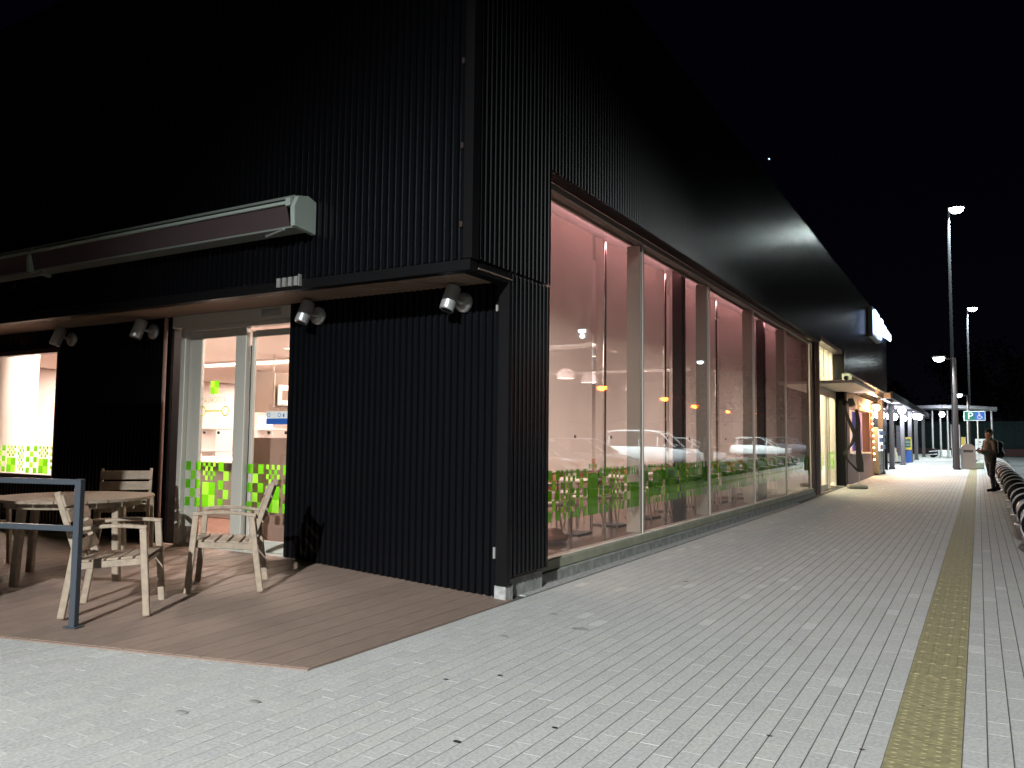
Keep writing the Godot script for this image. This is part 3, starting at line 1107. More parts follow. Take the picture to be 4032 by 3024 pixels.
	st = mb()
	cbox(st, T(Vector3(0.02, 0, 0)), Vector3(0.03, 0.4, 0.4), 0.006)
	build(st, "frame", M.white_top, pic)
	st = mb()
	cbox(st, T(Vector3(0.037, 0, 0)), Vector3(0.01, 0.2, 0.2), 0.003)
	build(st, "panel", M.menu_board, pic)
	var sh := thing("back_shelf", "white lit back shelf behind the service counter", "shelf", Vector3(-13.6, 0.138, -11.0))
	st = mb()
	for y in [0.5, 0.95, 1.4]:
		cbox(st, T(Vector3(0, y, 0)), Vector3(0.5, 0.04, 6.0), 0.006)
	for z in [-2.98, -1.5, 0.0, 1.5, 2.98]:
		cbox(st, T(Vector3(-0.01, 0.85, z)), Vector3(0.48, 1.7, 0.035), 0.004)
	build(st, "shelf_frame", M.white_top, sh)

func cafe_furniture() -> void:
	# dining table: pedestal with a flat foot
	var st := mb()
	var tb := thing("dining_table", "white topped cafe table with a dark flat foot behind the glass", "table", Vector3(-4.75, 0.138, -8.35), 0, "cafe tables behind the glass")
	cbox(st, T(Vector3(0, 0.715, 0)), Vector3(0.7, 0.03, 0.7), 0.008)
	build(st, "tabletop", M.white_top, tb)
	st = mb()
	tube(st, [Vector3(0, 0.02, 0), Vector3(0, 0.7, 0)], [0.035], 14)
	build(st, "pedestal", M.steel_leg, tb)
	st = mb()
	cbox(st, T(Vector3(0, 0.012, 0)), Vector3(0.46, 0.024, 0.46), 0.006)
	build(st, "foot", M.seat_dark, tb)
	var ch := thing("cafe_chair", "wooden backed cafe chair with thin steel legs behind the glass", "chair", Vector3(-4.75, 0.138, -7.75), PI, "cafe chairs behind the glass")
	st = mb()
	cbox(st, T(Vector3(0, 0.45, 0)), Vector3(0.42, 0.035, 0.4), 0.014)
	build(st, "seat", M.white_top, ch)
	st = mb()
	var n := 8
	for i in n:
		var a0 := -0.9 + 1.8 * i / n
		var a1 := -0.9 + 1.8 * (i + 1) / n
		var p0 := Vector3(sin(a0) * 0.23, 0, 0.02 - cos(a0) * 0.24)
		var p1 := Vector3(sin(a1) * 0.23, 0, 0.02 - cos(a1) * 0.24)
		var lo := Vector3(0, 0.62, 0)
		var hi := Vector3(0, 0.86, 0)
		var inn := Vector3(0, 0, 0.016)
		quad(st, p0 + lo, p1 + lo, p1 + hi, p0 + hi, Vector3(p0.x, 0, -1))
		quad(st, p0 * 0.94 + lo + inn, p1 * 0.94 + lo + inn, p1 * 0.94 + hi + inn, p0 * 0.94 + hi + inn, Vector3(-p0.x, 0, 1))
		quad(st, p0 + hi, p1 + hi, p1 * 0.94 + hi + inn, p0 * 0.94 + hi + inn, Vector3.UP)
		quad(st, p0 + lo, p1 + lo, p1 * 0.94 + lo + inn, p0 * 0.94 + lo + inn, Vector3.DOWN)
	build(st, "backrest", M.seat_wood, ch)
	for sx in [-1.0, 1.0]:
		for sz in [-1.0, 1.0]:
			st = mb()
			tube(st, [Vector3(sx * 0.21, 0, sz * 0.2), Vector3(sx * 0.17, 0.435, sz * 0.15)], [0.011], 8)
			build(st, "leg", M.steel_leg, ch)
		st = mb()
		tube(st, [Vector3(sx * 0.16, 0.44, -0.17), Vector3(sx * 0.17, 0.64, -0.155)], [0.01], 8)
		build(st, "back_post", M.steel_leg, ch)
	var where := ["beside the corner", "in the second bay", "in the third bay", "in the fourth bay", "in the last bay"]
	for i in range(0, 10):
		var z := -8.35 - 1.35 * i
		if i > 0:
			copy_of(tb, Vector3(-4.75, 0.138, z), 0.0)
		for s in [-1, 1]:
			if i == 0 and s == 1:
				continue
			copy_of(ch, Vector3(-4.75 + rng.randf_range(-0.06, 0.06), 0.138, z + s * 0.5), (PI if s > 0 else 0.0) + rng.randf_range(-0.15, 0.15))
		if i % 2 == 0:
			copy_of(ch, Vector3(-5.45, 0.138, z), PI / 2 + rng.randf_range(-0.3, 0.3))
	for i in 5:
		copy_of(tb, Vector3(-6.9, 0.138, -9.4 - 2.2 * i), 0.0, "white topped cafe table standing farther inside the cafe")
		for s in [-1, 1]:
			copy_of(ch, Vector3(-6.9, 0.138, -9.4 - 2.2 * i + s * 0.52), PI if s > 0 else 0.0, "wooden backed cafe chair at a table farther inside")
	st = mb()
	lathe(st, T(Vector3(-4.5, 0.162, -8.75), Basis().scaled(Vector3(1, 1, 1.25))), [Vector2(0, 0), Vector2(0.15, 0.0), Vector2(0.17, 0.035), Vector2(0.13, 0.085), Vector2(0.09, 0.10), Vector2(0.085, 0.14), Vector2(0.0, 0.16)], 18)
	tag(build(st, "folded_cloth", M.cloth_pink), "crumpled pink cloth heap on the floor under a cafe table", "cloth")

# ---------------------------------------------------------------- deck
func deck() -> void:
	var d := thing("wooden_deck", "brown plank deck in front of the sliding door and window", "deck")
	var w := 0.19
	var k := 0
	var fill := mb()
	var x1 := DECK_R
	while x1 > -20.0:
		var x0 := x1 - w
		var st := mb()
		var g := 0.0045
		var a0 := deck_front(x0)
		var a1 := deck_front(x1)
		var back := -6.07
		var lift := 0.012
		var c := 0.0015
		var pts_top := []
		for q in [[x0 + g, a0], [x1 - g, a1], [x1 - g, back], [x0 + g, back]]:
			pts_top.append(Vector3(q[0], deck_y(q[0], q[1]) + lift, q[1]))
		var lo := []
		for q in pts_top: lo.append(q + Vector3(0, -0.045, 0))
		var ins := [Vector3(c, 0, -c), Vector3(-c, 0, -c), Vector3(-c, 0, c), Vector3(c, 0, c)]
		var top := []
		for i in 4: top.append(pts_top[i] + ins[i])
		var mid := []
		for q in pts_top: mid.append(q + Vector3(0, -c, 0))
		quad(st, top[0], top[1], top[2], top[3], Vector3.UP)
		var outs := [Vector3(0, 0, 1), Vector3.RIGHT, Vector3(0, 0, -1), Vector3.LEFT]
		for i in 4:
			var j := (i + 1) % 4
			quad(st, top[i], top[j], mid[j], mid[i], outs[i] + Vector3.UP)
			quad(st, mid[i], mid[j], lo[j], lo[i], outs[i])
		build(st, "deck_board", M["deck%d" % rng.randi_range(0, 3)], d)
		var jx := x0
		quad(fill, Vector3(jx - 0.007, deck_y(jx, a0) + lift - 0.003, a0 - 0.004), Vector3(jx + 0.007, deck_y(jx, a0) + lift - 0.003, a0 - 0.004), Vector3(jx + 0.007, deck_y(jx, back) + lift - 0.003, back), Vector3(jx - 0.007, deck_y(jx, back) + lift - 0.003, back), Vector3.UP)
		x1 = x0
		k += 1
	build(fill, "joint_dirt", M.dark, d)
	# edge board along the front
	var fs := mb()
	var pa := Vector3(DECK_R, 0.0, deck_front(DECK_R) + 0.012)
	var pb := Vector3(-20.0, 0.0, deck_front(-20.0) + 0.012)
	bar(fs, pa + Vector3(0, -0.012, 0), pb + Vector3(0, -0.012, 0), 0.02, 0.042, 0.003)
	build(fs, "edge_board", M.deck1, d)
	var base := mb()
	quad(base, Vector3(-20, -0.07, -6.2), Vector3(DECK_R - 0.02, -0.07, -6.2), Vector3(DECK_R - 0.02, -0.07, deck_front(DECK_R) - 0.03), Vector3(-20, -0.07, deck_front(-20.0) - 0.03), Vector3.UP)
	build(base, "deck_frame", M.dark, d)

func deck_at(x: float, z: float) -> Vector3:
	return Vector3(x, deck_y(x, z) + 0.0125, z)

func deck_furniture() -> void:
	# armchair of flat wooden slats; the sitter faces +z
	var c := thing("garden_armchair", "tan slatted armchair standing by the end post of the rail", "armchair", deck_at(-5.81, -3.885), deg_to_rad(133), "slatted armchairs on the deck")
	for sx in [-1.0, 1.0]:
		var st := mb()
		bar(st, Vector3(sx * 0.275, 0, 0.285), Vector3(sx * 0.265, 0.655, 0.235), 0.034, 0.05, 0.005, Vector3.FORWARD)
		build(st, "front_leg", M.teak, c)
		st = mb()
		bar(st, Vector3(sx * 0.275, 0, -0.30), Vector3(sx * 0.265, 0.655, -0.205), 0.034, 0.05, 0.005, Vector3.FORWARD)
		build(st, "rear_leg", M.teak, c)
		st = mb()
		var prev := Vector3(sx * 0.265, 0.655, 0.262)
		for k in range(1, 7):
			var t := k / 6.0
			var cur := Vector3(sx * 0.265, 0.655 + 0.022 * sin(t * PI) - 0.015 * t, lerpf(0.262, -0.245, t))
			bar(st, prev, cur + (cur - prev) * 0.02, 0.05, 0.026, 0.004, Vector3.UP)
			prev = cur
		build(st, "armrest", M.teak, c)
		st = mb()
		bar(st, Vector3(sx * 0.236, 0.40, 0.25), Vector3(sx * 0.236, 0.37, -0.23), 0.024, 0.05, 0.004)
		build(st, "seat_rail", M.teak, c)
		st = mb()
		bar(st, Vector3(sx * 0.236, 0.36, -0.195), Vector3(sx * 0.236, 0.92, -0.375), 0.026, 0.042, 0.004, Vector3.FORWARD)
		build(st, "back_post", M.teak, c)
	for k in 5:
		var st := mb()
		var z := 0.225 - 0.1 * k
		cbox(st, T(Vector3(0, 0.432 - 0.0062 * k, z), Basis(Vector3.RIGHT, -0.062)), Vector3(0.50, 0.018, 0.084), 0.005)
		build(st, "seat_slat", M.teak, c)
	for k in 4:
		var st := mb()
		var t := 0.28 + 0.2 * k
		var p := Vector3(0, lerpf(0.36, 0.92, t), lerpf(-0.195, -0.375, t) + 0.03)
		cbox(st, T(p, Basis(Vector3.RIGHT, -0.31)), Vector3(0.50, 0.095, 0.017), 0.005)
		build(st, "back_slat", M.teak, c)
	for q in [[0.40, 0.245], [0.37, -0.225]]:
		var st := mb()
		bar(st, Vector3(-0.224, q[0] - 0.005, q[1]), Vector3(0.224, q[0] - 0.005, q[1]), 0.05, 0.022, 0.004)
		build(st, "cross_rail", M.teak, c)
	copy_of(c, deck_at(-5.70, -4.86), deg_to_rad(-47), "tan slatted armchair standing alone in front of the sliding door")
	copy_of(c, deck_at(-7.62, -5.12), deg_to_rad(50), "slatted armchair in the shade behind the round table")
	copy_of(c, deck_at(-8.75, -4.2), deg_to_rad(95), "slatted armchair behind the rail on the far side of the round table")
	# round table of narrow boards
	var tp := deck_at(-7.28, -4.42)
	var tb := thing("round_table", "round slatted wooden table between the armchairs on the deck", "table", tp, deg_to_rad(25))
	var rad := 0.66
	for k in 12:
		var x0 := -rad + rad * 2.0 * k / 12.0 + 0.003
		var x1 := -rad + rad * 2.0 * (k + 1) / 12.0 - 0.003
		var poly := []
		for i in 5:
			var x := lerpf(x0, x1, i / 4.0)
			poly.append(Vector2(x, -sqrt(maxf(rad * rad - x * x, 0.0004))))
		for i in 5:
			var x := lerpf(x1, x0, i / 4.0)
			poly.append(Vector2(x, sqrt(maxf(rad * rad - x * x, 0.0004))))
		var st := mb()
		poly_prism(st, poly, Vector3(0, 0.715, 0), Vector3.RIGHT, Vector3.BACK, Vector3(0, 0.024, 0))
		build(st, "table_board", M.teak, tb)
	var ap := mb()
	for k in 24:
		var a0 := TAU * k / 24
		var a1 := TAU * (k + 1) / 24
		bar(ap, Vector3(cos(a0), 0, sin(a0)) * 0.56 + Vector3(0, 0.685, 0), Vector3(cos(a1), 0, sin(a1)) * 0.56 + Vector3(0, 0.685, 0), 0.02, 0.055, 0.003)
	build(ap, "apron", M.teak, tb)
	for k in 4:
		var st := mb()
		var a := TAU * k / 4 + 0.3
		var dv := Vector3(cos(a), 0, sin(a))
		bar(st, dv * 0.56, dv * 0.52 + Vector3(0, 0.714, 0), 0.062, 0.062, 0.008, Vector3.FORWARD)
		build(st, "leg", M.teak, tb)
	# steel rail along the front of the deck
	var r := thing("deck_rail", "grey steel rail with two bars along the deck front", "railing", Vector3(-5.6, 0, -3.43))
	var dirv := Vector3(-1, 0, 0.30).normalized()
	var base := deck_at(-5.6, -3.43)
	for k in 4:
		var p := dirv * (1.9 * k)
		var st := mb()
		var y0 := base.y if k == 0 else deck_at(-5.6 + p.x, -3.43 + p.z).y
		bar(st, p + Vector3(0, y0, 0), p + Vector3(0, 1.075, 0), 0.05, 0.05, 0.004, dirv)
		build(st, "post", M.rail_paint, r)
		st = mb()
		cbox(st, T(p + Vector3(0, y0 + 0.004, 0), Basis(dirv, Vector3.UP, dirv.cross(Vector3.UP))), Vector3(0.11, 0.008, 0.09), 0.002)
		build(st, "foot_plate", M.rail_paint, r)
	for y in [1.052, 0.72]:
		var st := mb()
		bar(st, dirv * 0.026 + Vector3(0, y, 0), dirv * 5.7 + Vector3(0, y, 0), 0.045, 0.04, 0.004)
		build(st, "rail_bar", M.rail_paint, r)

# ---------------------------------------------------------------- fittings on the front wall
func wall_fittings() -> void:
	var s := thing("wall_spotlight", "unlit silver wall spotlight on the ribbed wall close to the corner", "wall light", Vector3(-4.02, 2.63, -6.0), 0, "silver spotlights under the overhang")
	var st := mb()
	lathe(st, T(Vector3.ZERO, Basis(Vector3.RIGHT, PI / 2)), [Vector2(0.075, 0), Vector2(0.075, 0.018), Vector2(0.06, 0.03), Vector2(0.03, 0.034), Vector2(0, 0.035)], 26)
	build(st, "base_plate", M.spot_metal, s)
	st = mb()
	tube(st, [Vector3(0, 0.0, 0.03), Vector3(-0.008, 0.004, 0.07), Vector3(-0.016, 0.01, 0.11)], [0.015], 12)
	build(st, "arm", M.spot_metal, s)
	s.scale = Vector3.ONE * 1.22
	var hb := Basis(Vector3.FORWARD, 0.16) * Basis(Vector3.RIGHT, -0.3)
	st = mb()
	lathe(st, T(Vector3(-0.02, 0.02, 0.15), hb), [Vector2(0.043, -0.105), Vector2(0.052, -0.105), Vector2(0.055, -0.09), Vector2(0.055, -0.02)], 26)
	lathe(st, T(Vector3(-0.02, 0.02, 0.15), hb), [Vector2(0.05, -0.02), Vector2(0.05, -0.014)], 26)
	lathe(st, T(Vector3(-0.02, 0.02, 0.15), hb), [Vector2(0.055, -0.014), Vector2(0.055, 0.075), Vector2(0.048, 0.085), Vector2(0, 0.087)], 26)
	var h := build(st, "lamp_head", M.spot_metal, s)
	st = mb()
	lathe(st, T(Vector3(-0.02, 0.02, 0.15), hb), [Vector2(0, -0.095), Vector2(0.045, -0.095)], 20)
	build(st, "lens", M.dark, h)
	copy_of(s, Vector3(-5.81, 2.63, -6.0), 0.1, "unlit silver wall spotlight beside the top of the sliding door")
	copy_of(s, Vector3(-8.59, 2.64, -6.095), 0.0, "unlit silver wall spotlight left of the sliding door on black wall")
	copy_of(s, Vector3(-10.27, 2.64, -6.095), 0.1, "unlit silver wall spotlight above the corner of the front window")
	# retracted awning on the front
	awning(Vector3(-5.24, 3.255, -5.34), 5.6, "closed awning in a pale metal cassette above the deck", 0.0)

func awning(at: Vector3, long: float, label: String, turn: float) -> void:
	# local: wall at z=0, runs to -x from the right end
	var a := thing("closed_awning", label, "awning", at, turn)
	var prof := [Vector2(0, 0.0), Vector2(0.26, 0.03), Vector2(0.27, 0.2), Vector2(0.22, 0.31), Vector2(0.1, 0.335), Vector2(0, 0.30)]
	for x in [0.0, -long * 0.76, -long + 0.05]:
		var st := mb()
		poly_prism(st, prof, Vector3(x - 0.05, 0, 0.0), Vector3.BACK, Vector3.UP, Vector3(0.05, 0, 0))
		build(st, "end_plate", M.white_paint, a)
	var st := mb()
	box(st, Vector3(-long, 0.30, 0.02), Vector3(-0.05, 0.325, 0.22))
	build(st, "top_cover", M.grey_paint, a)
	st = mb()
	box(st, Vector3(-long, 0.235, 0.235), Vector3(-0.1, 0.262, 0.275))
	bx(st, T(Vector3(-0.075, 0.25, 0.25)), Vector3(0.06, 0.07, 0.06))
	build(st, "front_bar", M.white_paint, a)
	st = mb()
	quad(st, Vector3(-long, 0.235, 0.25), Vector3(-0.12, 0.235, 0.25), Vector3(-0.12, 0.05, 0.20), Vector3(-long, 0.05, 0.20), Vector3(0, -0.2, 1))
	tube(st, [Vector3(-long, 0.17, 0.12), Vector3(-0.08, 0.17, 0.12)], [0.07], 14)
	build(st, "rolled_cloth", M.awning_cloth, a)
	st = mb()
	box(st, Vector3(-long, 0.03, 0.02), Vector3(-0.05, 0.048, 0.21))
	for x in [-0.18, -long * 0.76 + 0.2]:
		bar(st, Vector3(x, 0.03, 0.2), Vector3(x - 0.3, 0.01, 0.14), 0.04, 0.03)
	build(st, "arm_rail", M.grey_paint, a)

# ---------------------------------------------------------------- entrance and stall farther along
func entrance_and_stall() -> void:
	var st := mb()
	tube(st, [Vector3(-3.66, 0.03, -21.75), Vector3(-3.66, 4.0, -21.75)], [0.045], 12)
	for y in [0.25, 1.1, 2.2, 2.75, 3.85]:
		lathe(st, T(Vector3(-3.66, y, -21.75)), [Vector2(0.045, 0), Vector2(0.056, 0), Vector2(0.056, 0.05), Vector2(0.045, 0.05)], 12, false)
	build(st, "downpipe", M.brown_column, house)
	piece(Vector3(-3.82, 0.0, -22.34), Vector3(-3.60, 4.2, -22.18), "entrance_post", M.brown_column)
	piece(Vector3(-3.85, 0.0, -26.5), Vector3(-3.52, 4.2, -26.25), "entrance_post", M.black_trim)
	piece(Vector3(-3.82, 4.1, -26.3), Vector3(-3.56, 4.21, -22.0), "entrance_head", M.brown_column)
	# lobby behind the doors
	st = mb()
	box(st, Vector3(-5.9, 0.0, -26.6), Vector3(-5.8, 4.2, -22.02))
	box(st, Vector3(-6.9, 0.0, -26.6), Vector3(-3.86, 4.2, -26.51))
	box(st, Vector3(-6.9, 4.15, -26.5), Vector3(-3.83, 4.2, -22.02))
	var lob := build(st, "lobby_wall", M.plaster, house)
	piece(Vector3(-6.9, -0.02, -26.5), Vector3(-3.6, 0.05, -22.02), "lobby_floor", M.floor_red)
	area_light(lob, Vector3(-4.8, 4.1, -24.3), Vector3.DOWN, Vector2(1.5, 3.0), Color(1.0, 0.95, 0.78), 42.0)
	# glass doors with alu frames, a transom and vertical fins above
	for z in [-22.42, -24.55, -24.95, -26.18]:
		piece(Vector3(-3.84, 0.05, z - 0.045), Vector3(-3.78, 2.72, z + 0.045), "door_stile", M.alu)
	piece(Vector3(-3.85, 2.72, -26.25), Vector3(-3.77, 2.94, -22.35), "door_transom", M.alu)
	piece(Vector3(-3.845, 0.05, -24.5), Vector3(-3.775, 0.2, -22.47), "door_bottom_rail", M.alu)
	for k in 4:
		var z := -23.4 - 0.75 * k
		piece(Vector3(-3.9, 3.04, z - 0.03), Vector3(-3.78, 4.1, z + 0.03), "transom_fin", M.alu)
	for q in [[-22.35, -24.55], [-24.55, -26.2]]:
		st = mb()
		quad(st, Vector3(-3.81, 0.2, q[0]), Vector3(-3.81, 0.2, q[1]), Vector3(-3.81, 2.72, q[1]), Vector3(-3.81, 2.72, q[0]), Vector3.RIGHT)
		var pn := build(st, "entrance_pane", M.glass_door, house)
		var rects := []
		decal_band(rects, 1.5, 6, 1.0)
		decal(pn, rects, Vector3(-3.806, 0.6, q[0] - 0.05), Vector3.FORWARD, Vector3.UP)
	st = mb()
	quad(st, Vector3(-3.81, 3.04, -22.35), Vector3(-3.81, 3.04, -26.2), Vector3(-3.81, 4.1, -26.2), Vector3(-3.81, 4.1, -22.35), Vector3.RIGHT)
	build(st, "transom_pane", M.glass_door, house)
	piece(Vector3(-3.86, 2.95, -27.2), Vector3(-2.75, 3.03, -22.4), "entrance_canopy", M.canopy_light)
	# brown lower wall with the stall window
	st = mb()
	for q in [[0.0, 1.02, -33.6, -26.52], [2.5, 2.98, -33.6, -26.52], [1.02, 2.5, -27.1, -26.52], [1.02, 2.5, -33.6, -32.4]]:
		box(st, Vector3(-3.75, q[0], q[2]), Vector3(-3.5, q[1] - 0.001, q[3]))
	build(st, "stall_wall", M.stall_wall, house)
	st = mb()
	box(st, Vector3(-4.25, 0.0, -39.5), Vector3(-4.1, 2.98, -33.61))
	box(st, Vector3(-4.1, 0.0, -33.7), Vector3(-3.76, 2.98, -33.61))
	box(st, Vector3(-4.1, 2.9, -39.5), Vector3(-3.55, 2.98, -33.71))
	build(st, "stall_wall", M.stall_wall, house)
	st = mb()
	box(st, Vector3(-5.4, 0.9, -32.6), Vector3(-5.3, 2.9, -26.9))
	box(st, Vector3(-5.3, 0.9, -32.6), Vector3(-3.76, 2.9, -32.5))
	box(st, Vector3(-5.3, 0.9, -27.0), Vector3(-3.76, 2.9, -26.9))
	box(st, Vector3(-5.3, 2.86, -32.5), Vector3(-3.76, 2.9, -27.0))
	box(st, Vector3(-5.3, 0.9, -32.5), Vector3(-3.76, 0.95, -27.0))
	build(st, "stall_room", M.plaster, house)
	piece(Vector3(-3.8, 1.0, -32.45), Vector3(-3.42, 1.05, -27.05), "stall_sill", M.alu)
	for k in 5:
		var cu := mb()
		var z0 := -29.2 - 0.5 * k
		var prev := Vector3(-3.7, 0, z0)
		for i in range(1, 9):
			var cur := Vector3(-3.7 + 0.03 * sin(i * 1.8), 0, z0 - 0.05 * i)
			quad(cu, prev + Vector3(0, 1.1, 0), cur + Vector3(0, 1.1, 0), cur + Vector3(0, 2.45, 0), prev + Vector3(0, 2.45, 0), Vector3.RIGHT)
			prev = cur
		tag(build(cu, "curtain", M.curtain_blue), "violet blue curtain strip in the stall window", "curtain", "curtains in the stall window")
	var gl := thing("globe_lamp", "large white glowing globe lamp inside the stall window", "lamp", Vector3(-3.9, 1.05, -27.8))
	st = mb()
	lathe(st, T(Vector3(0, 0.4, 0)), [Vector2(0, -0.24), Vector2(0.12, -0.21), Vector2(0.21, -0.12), Vector2(0.24, 0), Vector2(0.21, 0.12), Vector2(0.12, 0.21), Vector2(0, 0.24)], 20)
	build(st, "globe", M.white_glow, gl)
	st = mb()
	lathe(st, T(Vector3.ZERO), [Vector2(0, 0), Vector2(0.12, 0), Vector2(0.05, 0.05), Vector2(0.04, 0.17)], 16)
	build(st, "base", M.copper, gl)
	omni(gl, Vector3(0, 0.4, 0), Color(1, 0.93, 0.9), 5.0, 0.2)
	# rope of small warm bulbs round the far end of the window
	var rope := thing("bulb_garland", "copper garland of small warm bulbs along the stall window", "string lights", Vector3(-3.42, 0, -32.35))
	st = mb()
	var pts := []
	for i in 17:
		var t := i / 16.0
		pts.append(Vector3(0.02, 2.62 - 0.1 * sin(t * PI), 3.2 * (1.0 - t)) if t < 0.5 else Vector3(0.02, 2.52 - 1.75 * (t - 0.5) * 2.0, 1.6 * (1.0 - (t - 0.5) * 2.0) * 0.3))
	tube(st, pts, [0.03], 8)
	build(st, "rope", M.copper, rope)
	for i in 17:
		var b := mb()
		lathe(b, T(pts[i] + Vector3(0.05, 0, 0)), [Vector2(0, -0.04), Vector2(0.035, -0.02), Vector2(0.035, 0.02), Vector2(0, 0.04)], 8)
		build(b, "bulb", M.warm_glow, rope)
	omni(rope, Vector3(0.25, 2.2, 1.0), Color(1, 0.72, 0.45), 2.5, 0.2)
	# orange white ball lamp on the wall
	var ball := thing("ball_lamp", "bright warm ball lamp on the brown stall wall", "wall light", Vector3(-3.5, 2.72, -33.0))
	st = mb()
	lathe(st, T(Vector3(0.2, 0, 0)), [Vector2(0, -0.13), Vector2(0.07, -0.11), Vector2(0.12, -0.05), Vector2(0.12, 0.05), Vector2(0.07, 0.11), Vector2(0, 0.13)], 16)
	build(st, "globe", M.warm_glow, ball)
	st = mb()
	tube(st, [Vector3(0, 0.1, 0), Vector3(0.12, 0.13, 0), Vector3(0.2, 0.12, 0)], [0.02], 8)
	build(st, "arm", M.dark, ball)
	omni(ball, Vector3(0.2, 0, 0), Color(1.0, 0.75, 0.52), 22.0, 0.12)
	awning(Vector3(-3.5, 3.15, -39.4), 13.8, "closed awning in a pale cassette above the stall", PI / 2)
	# two dark spotlights on the black post beside the stall
	for q in [[2.62, -26.35], [2.6, -26.42]]:
		var d: Node3D = copy_of(get_node("wall_spotlight"), Vector3(-3.51, q[0], q[1]), PI / 2 + (0.2 if q[0] > 2.61 else -0.5), "dark unlit spotlight on the black post beside the stall")
		for ch in d.find_children("*", "MeshInstance3D", true, false):
			ch.material_override = M.dark
		d.set_meta("group", "dark spotlights beside the stall")
	# banner on a weighted foot, its cloth twisted round the pole
	var bn := thing("twisted_banner", "black banner twisted round its pole on a pale weighted foot", "banner", Vector3(-3.08, gy(-25.2), -25.2))
	st = mb()
	cbox(st, T(Vector3(0, 0.055, 0), Basis(Vector3.UP, 0.3)), Vector3(0.52, 0.11, 0.4), 0.03)
	build(st, "foot", M.concrete, bn)
	st = mb()
	tube(st, [Vector3(0.06, 0.1, 0), Vector3(0.06, 2.75, 0)], [0.013], 8)
	build(st, "pole", M.alu_dull, bn)
	st = mb()
	var ribs := [[[-0.36, 2.42, 0.10], [-0.22, 2.05, 0.10], [-0.02, 1.55, 0.13], [-0.12, 1.3, 0.10], [-0.34, 1.0, 0.07], [-0.22, 0.78, 0.06], [0.04, 0.5, 0.10]], [[0.02, 2.3, 0.09], [0.06, 1.9, 0.12], [0.03, 1.5, 0.16], [0.05, 1.1, 0.14], [0.08, 0.75, 0.2], [0.1, 0.48, 0.16]]]
	for rb in ribs:
		for i in rb.size() - 1:
			var p: Array = rb[i]
			var q: Array = rb[i + 1]
			for zz in [0.012, -0.012]:
				quad(st, Vector3(p[0] - p[2] * 0.5, p[1], zz), Vector3(p[0] + p[2] * 0.5, p[1], zz + 0.02), Vector3(q[0] + q[2] * 0.5, q[1], zz + 0.02), Vector3(q[0] - q[2] * 0.5, q[1], zz), Vector3(0, 0, zz))
	build(st, "cloth", M.banner_black, bn)
	# drinks machines
	for k in 2:
		var v := thing("vending_machine", ["lit drinks machine standing against the brown stall wall", "lit drinks machine beside the first arcade column"][k], "vending machine", Vector3(-3.7, gy(-34.3), -34.3 - 1.15 * k), PI / 2, "drinks machines")
		st = mb()
		cbox(st, T(Vector3(0, 0.95, 0)), Vector3(1.0, 1.8, 0.7), 0.02)
		build(st, "cabinet", M.grey_paint, v)
		st = mb()
		cbox(st, T(Vector3(0, 1.36, 0.352)), Vector3(0.9, 0.86, 0.01), 0.003)
		build(st, "display", M.vending_glow, v)
		for row in 3:
			for col in 8:
				st = mb()
				tube(st, [Vector3(-0.38 + 0.108 * col, 1.0 + 0.28 * row, 0.385), Vector3(-0.38 + 0.108 * col, 1.17 + 0.28 * row, 0.385)], [0.03], 8)
				build(st, "can", M.sign_blue if (row + col) % 3 else M.sign_white, v)
		st = mb()
		cbox(st, T(Vector3(0, 0.3, 0.353)), Vector3(0.7, 0.2, 0.01), 0.003)
		build(st, "flap", M.dark, v)
		area_light(v, Vector3(0, 1.36, 0.45), Vector3(0, 0, 1), Vector2(0.9, 0.85), Color(0.85, 0.93, 1.0), 3.5)
	# glowing roof sign on the side wall
	var sg := thing("roof_sign", "glowing blue white sign letters high on the side wall", "sign", Vector3(-3.5, 5.4, -33.0))
	st = mb()
	box(st, Vector3(0.0, 0.0, -2.2), Vector3(0.16, 1.12, 0.5))
	build(st, "panel", M.grey_paint, sg)
	for q in [[0.1, 1.02, -0.1, 0.42], [0.12, 1.0, -0.9, -0.2], [0.08, 0.92, -1.75, -1.0], [0.3, 0.98, -2.4, -1.85], [0.36, 0.86, -3.6, -2.5], [0.42, 0.8, -4.7, -3.7], [0.46, 0.78, -5.7, -4.8]]:
		st = mb()
		cbox(st, T(Vector3(0.22, (q[0] + q[1]) * 0.5, (q[2] + q[3]) * 0.5)), Vector3(0.1, q[1] - q[0], q[3] - q[2]), 0.04)
		build(st, "letter", M.sign_glow, sg)
	area_light(sg, Vector3(0.36, 0.6, -2.6), Vector3.RIGHT, Vector2(5.6, 0.7), Color(0.55, 0.7, 1.0), 9.0)

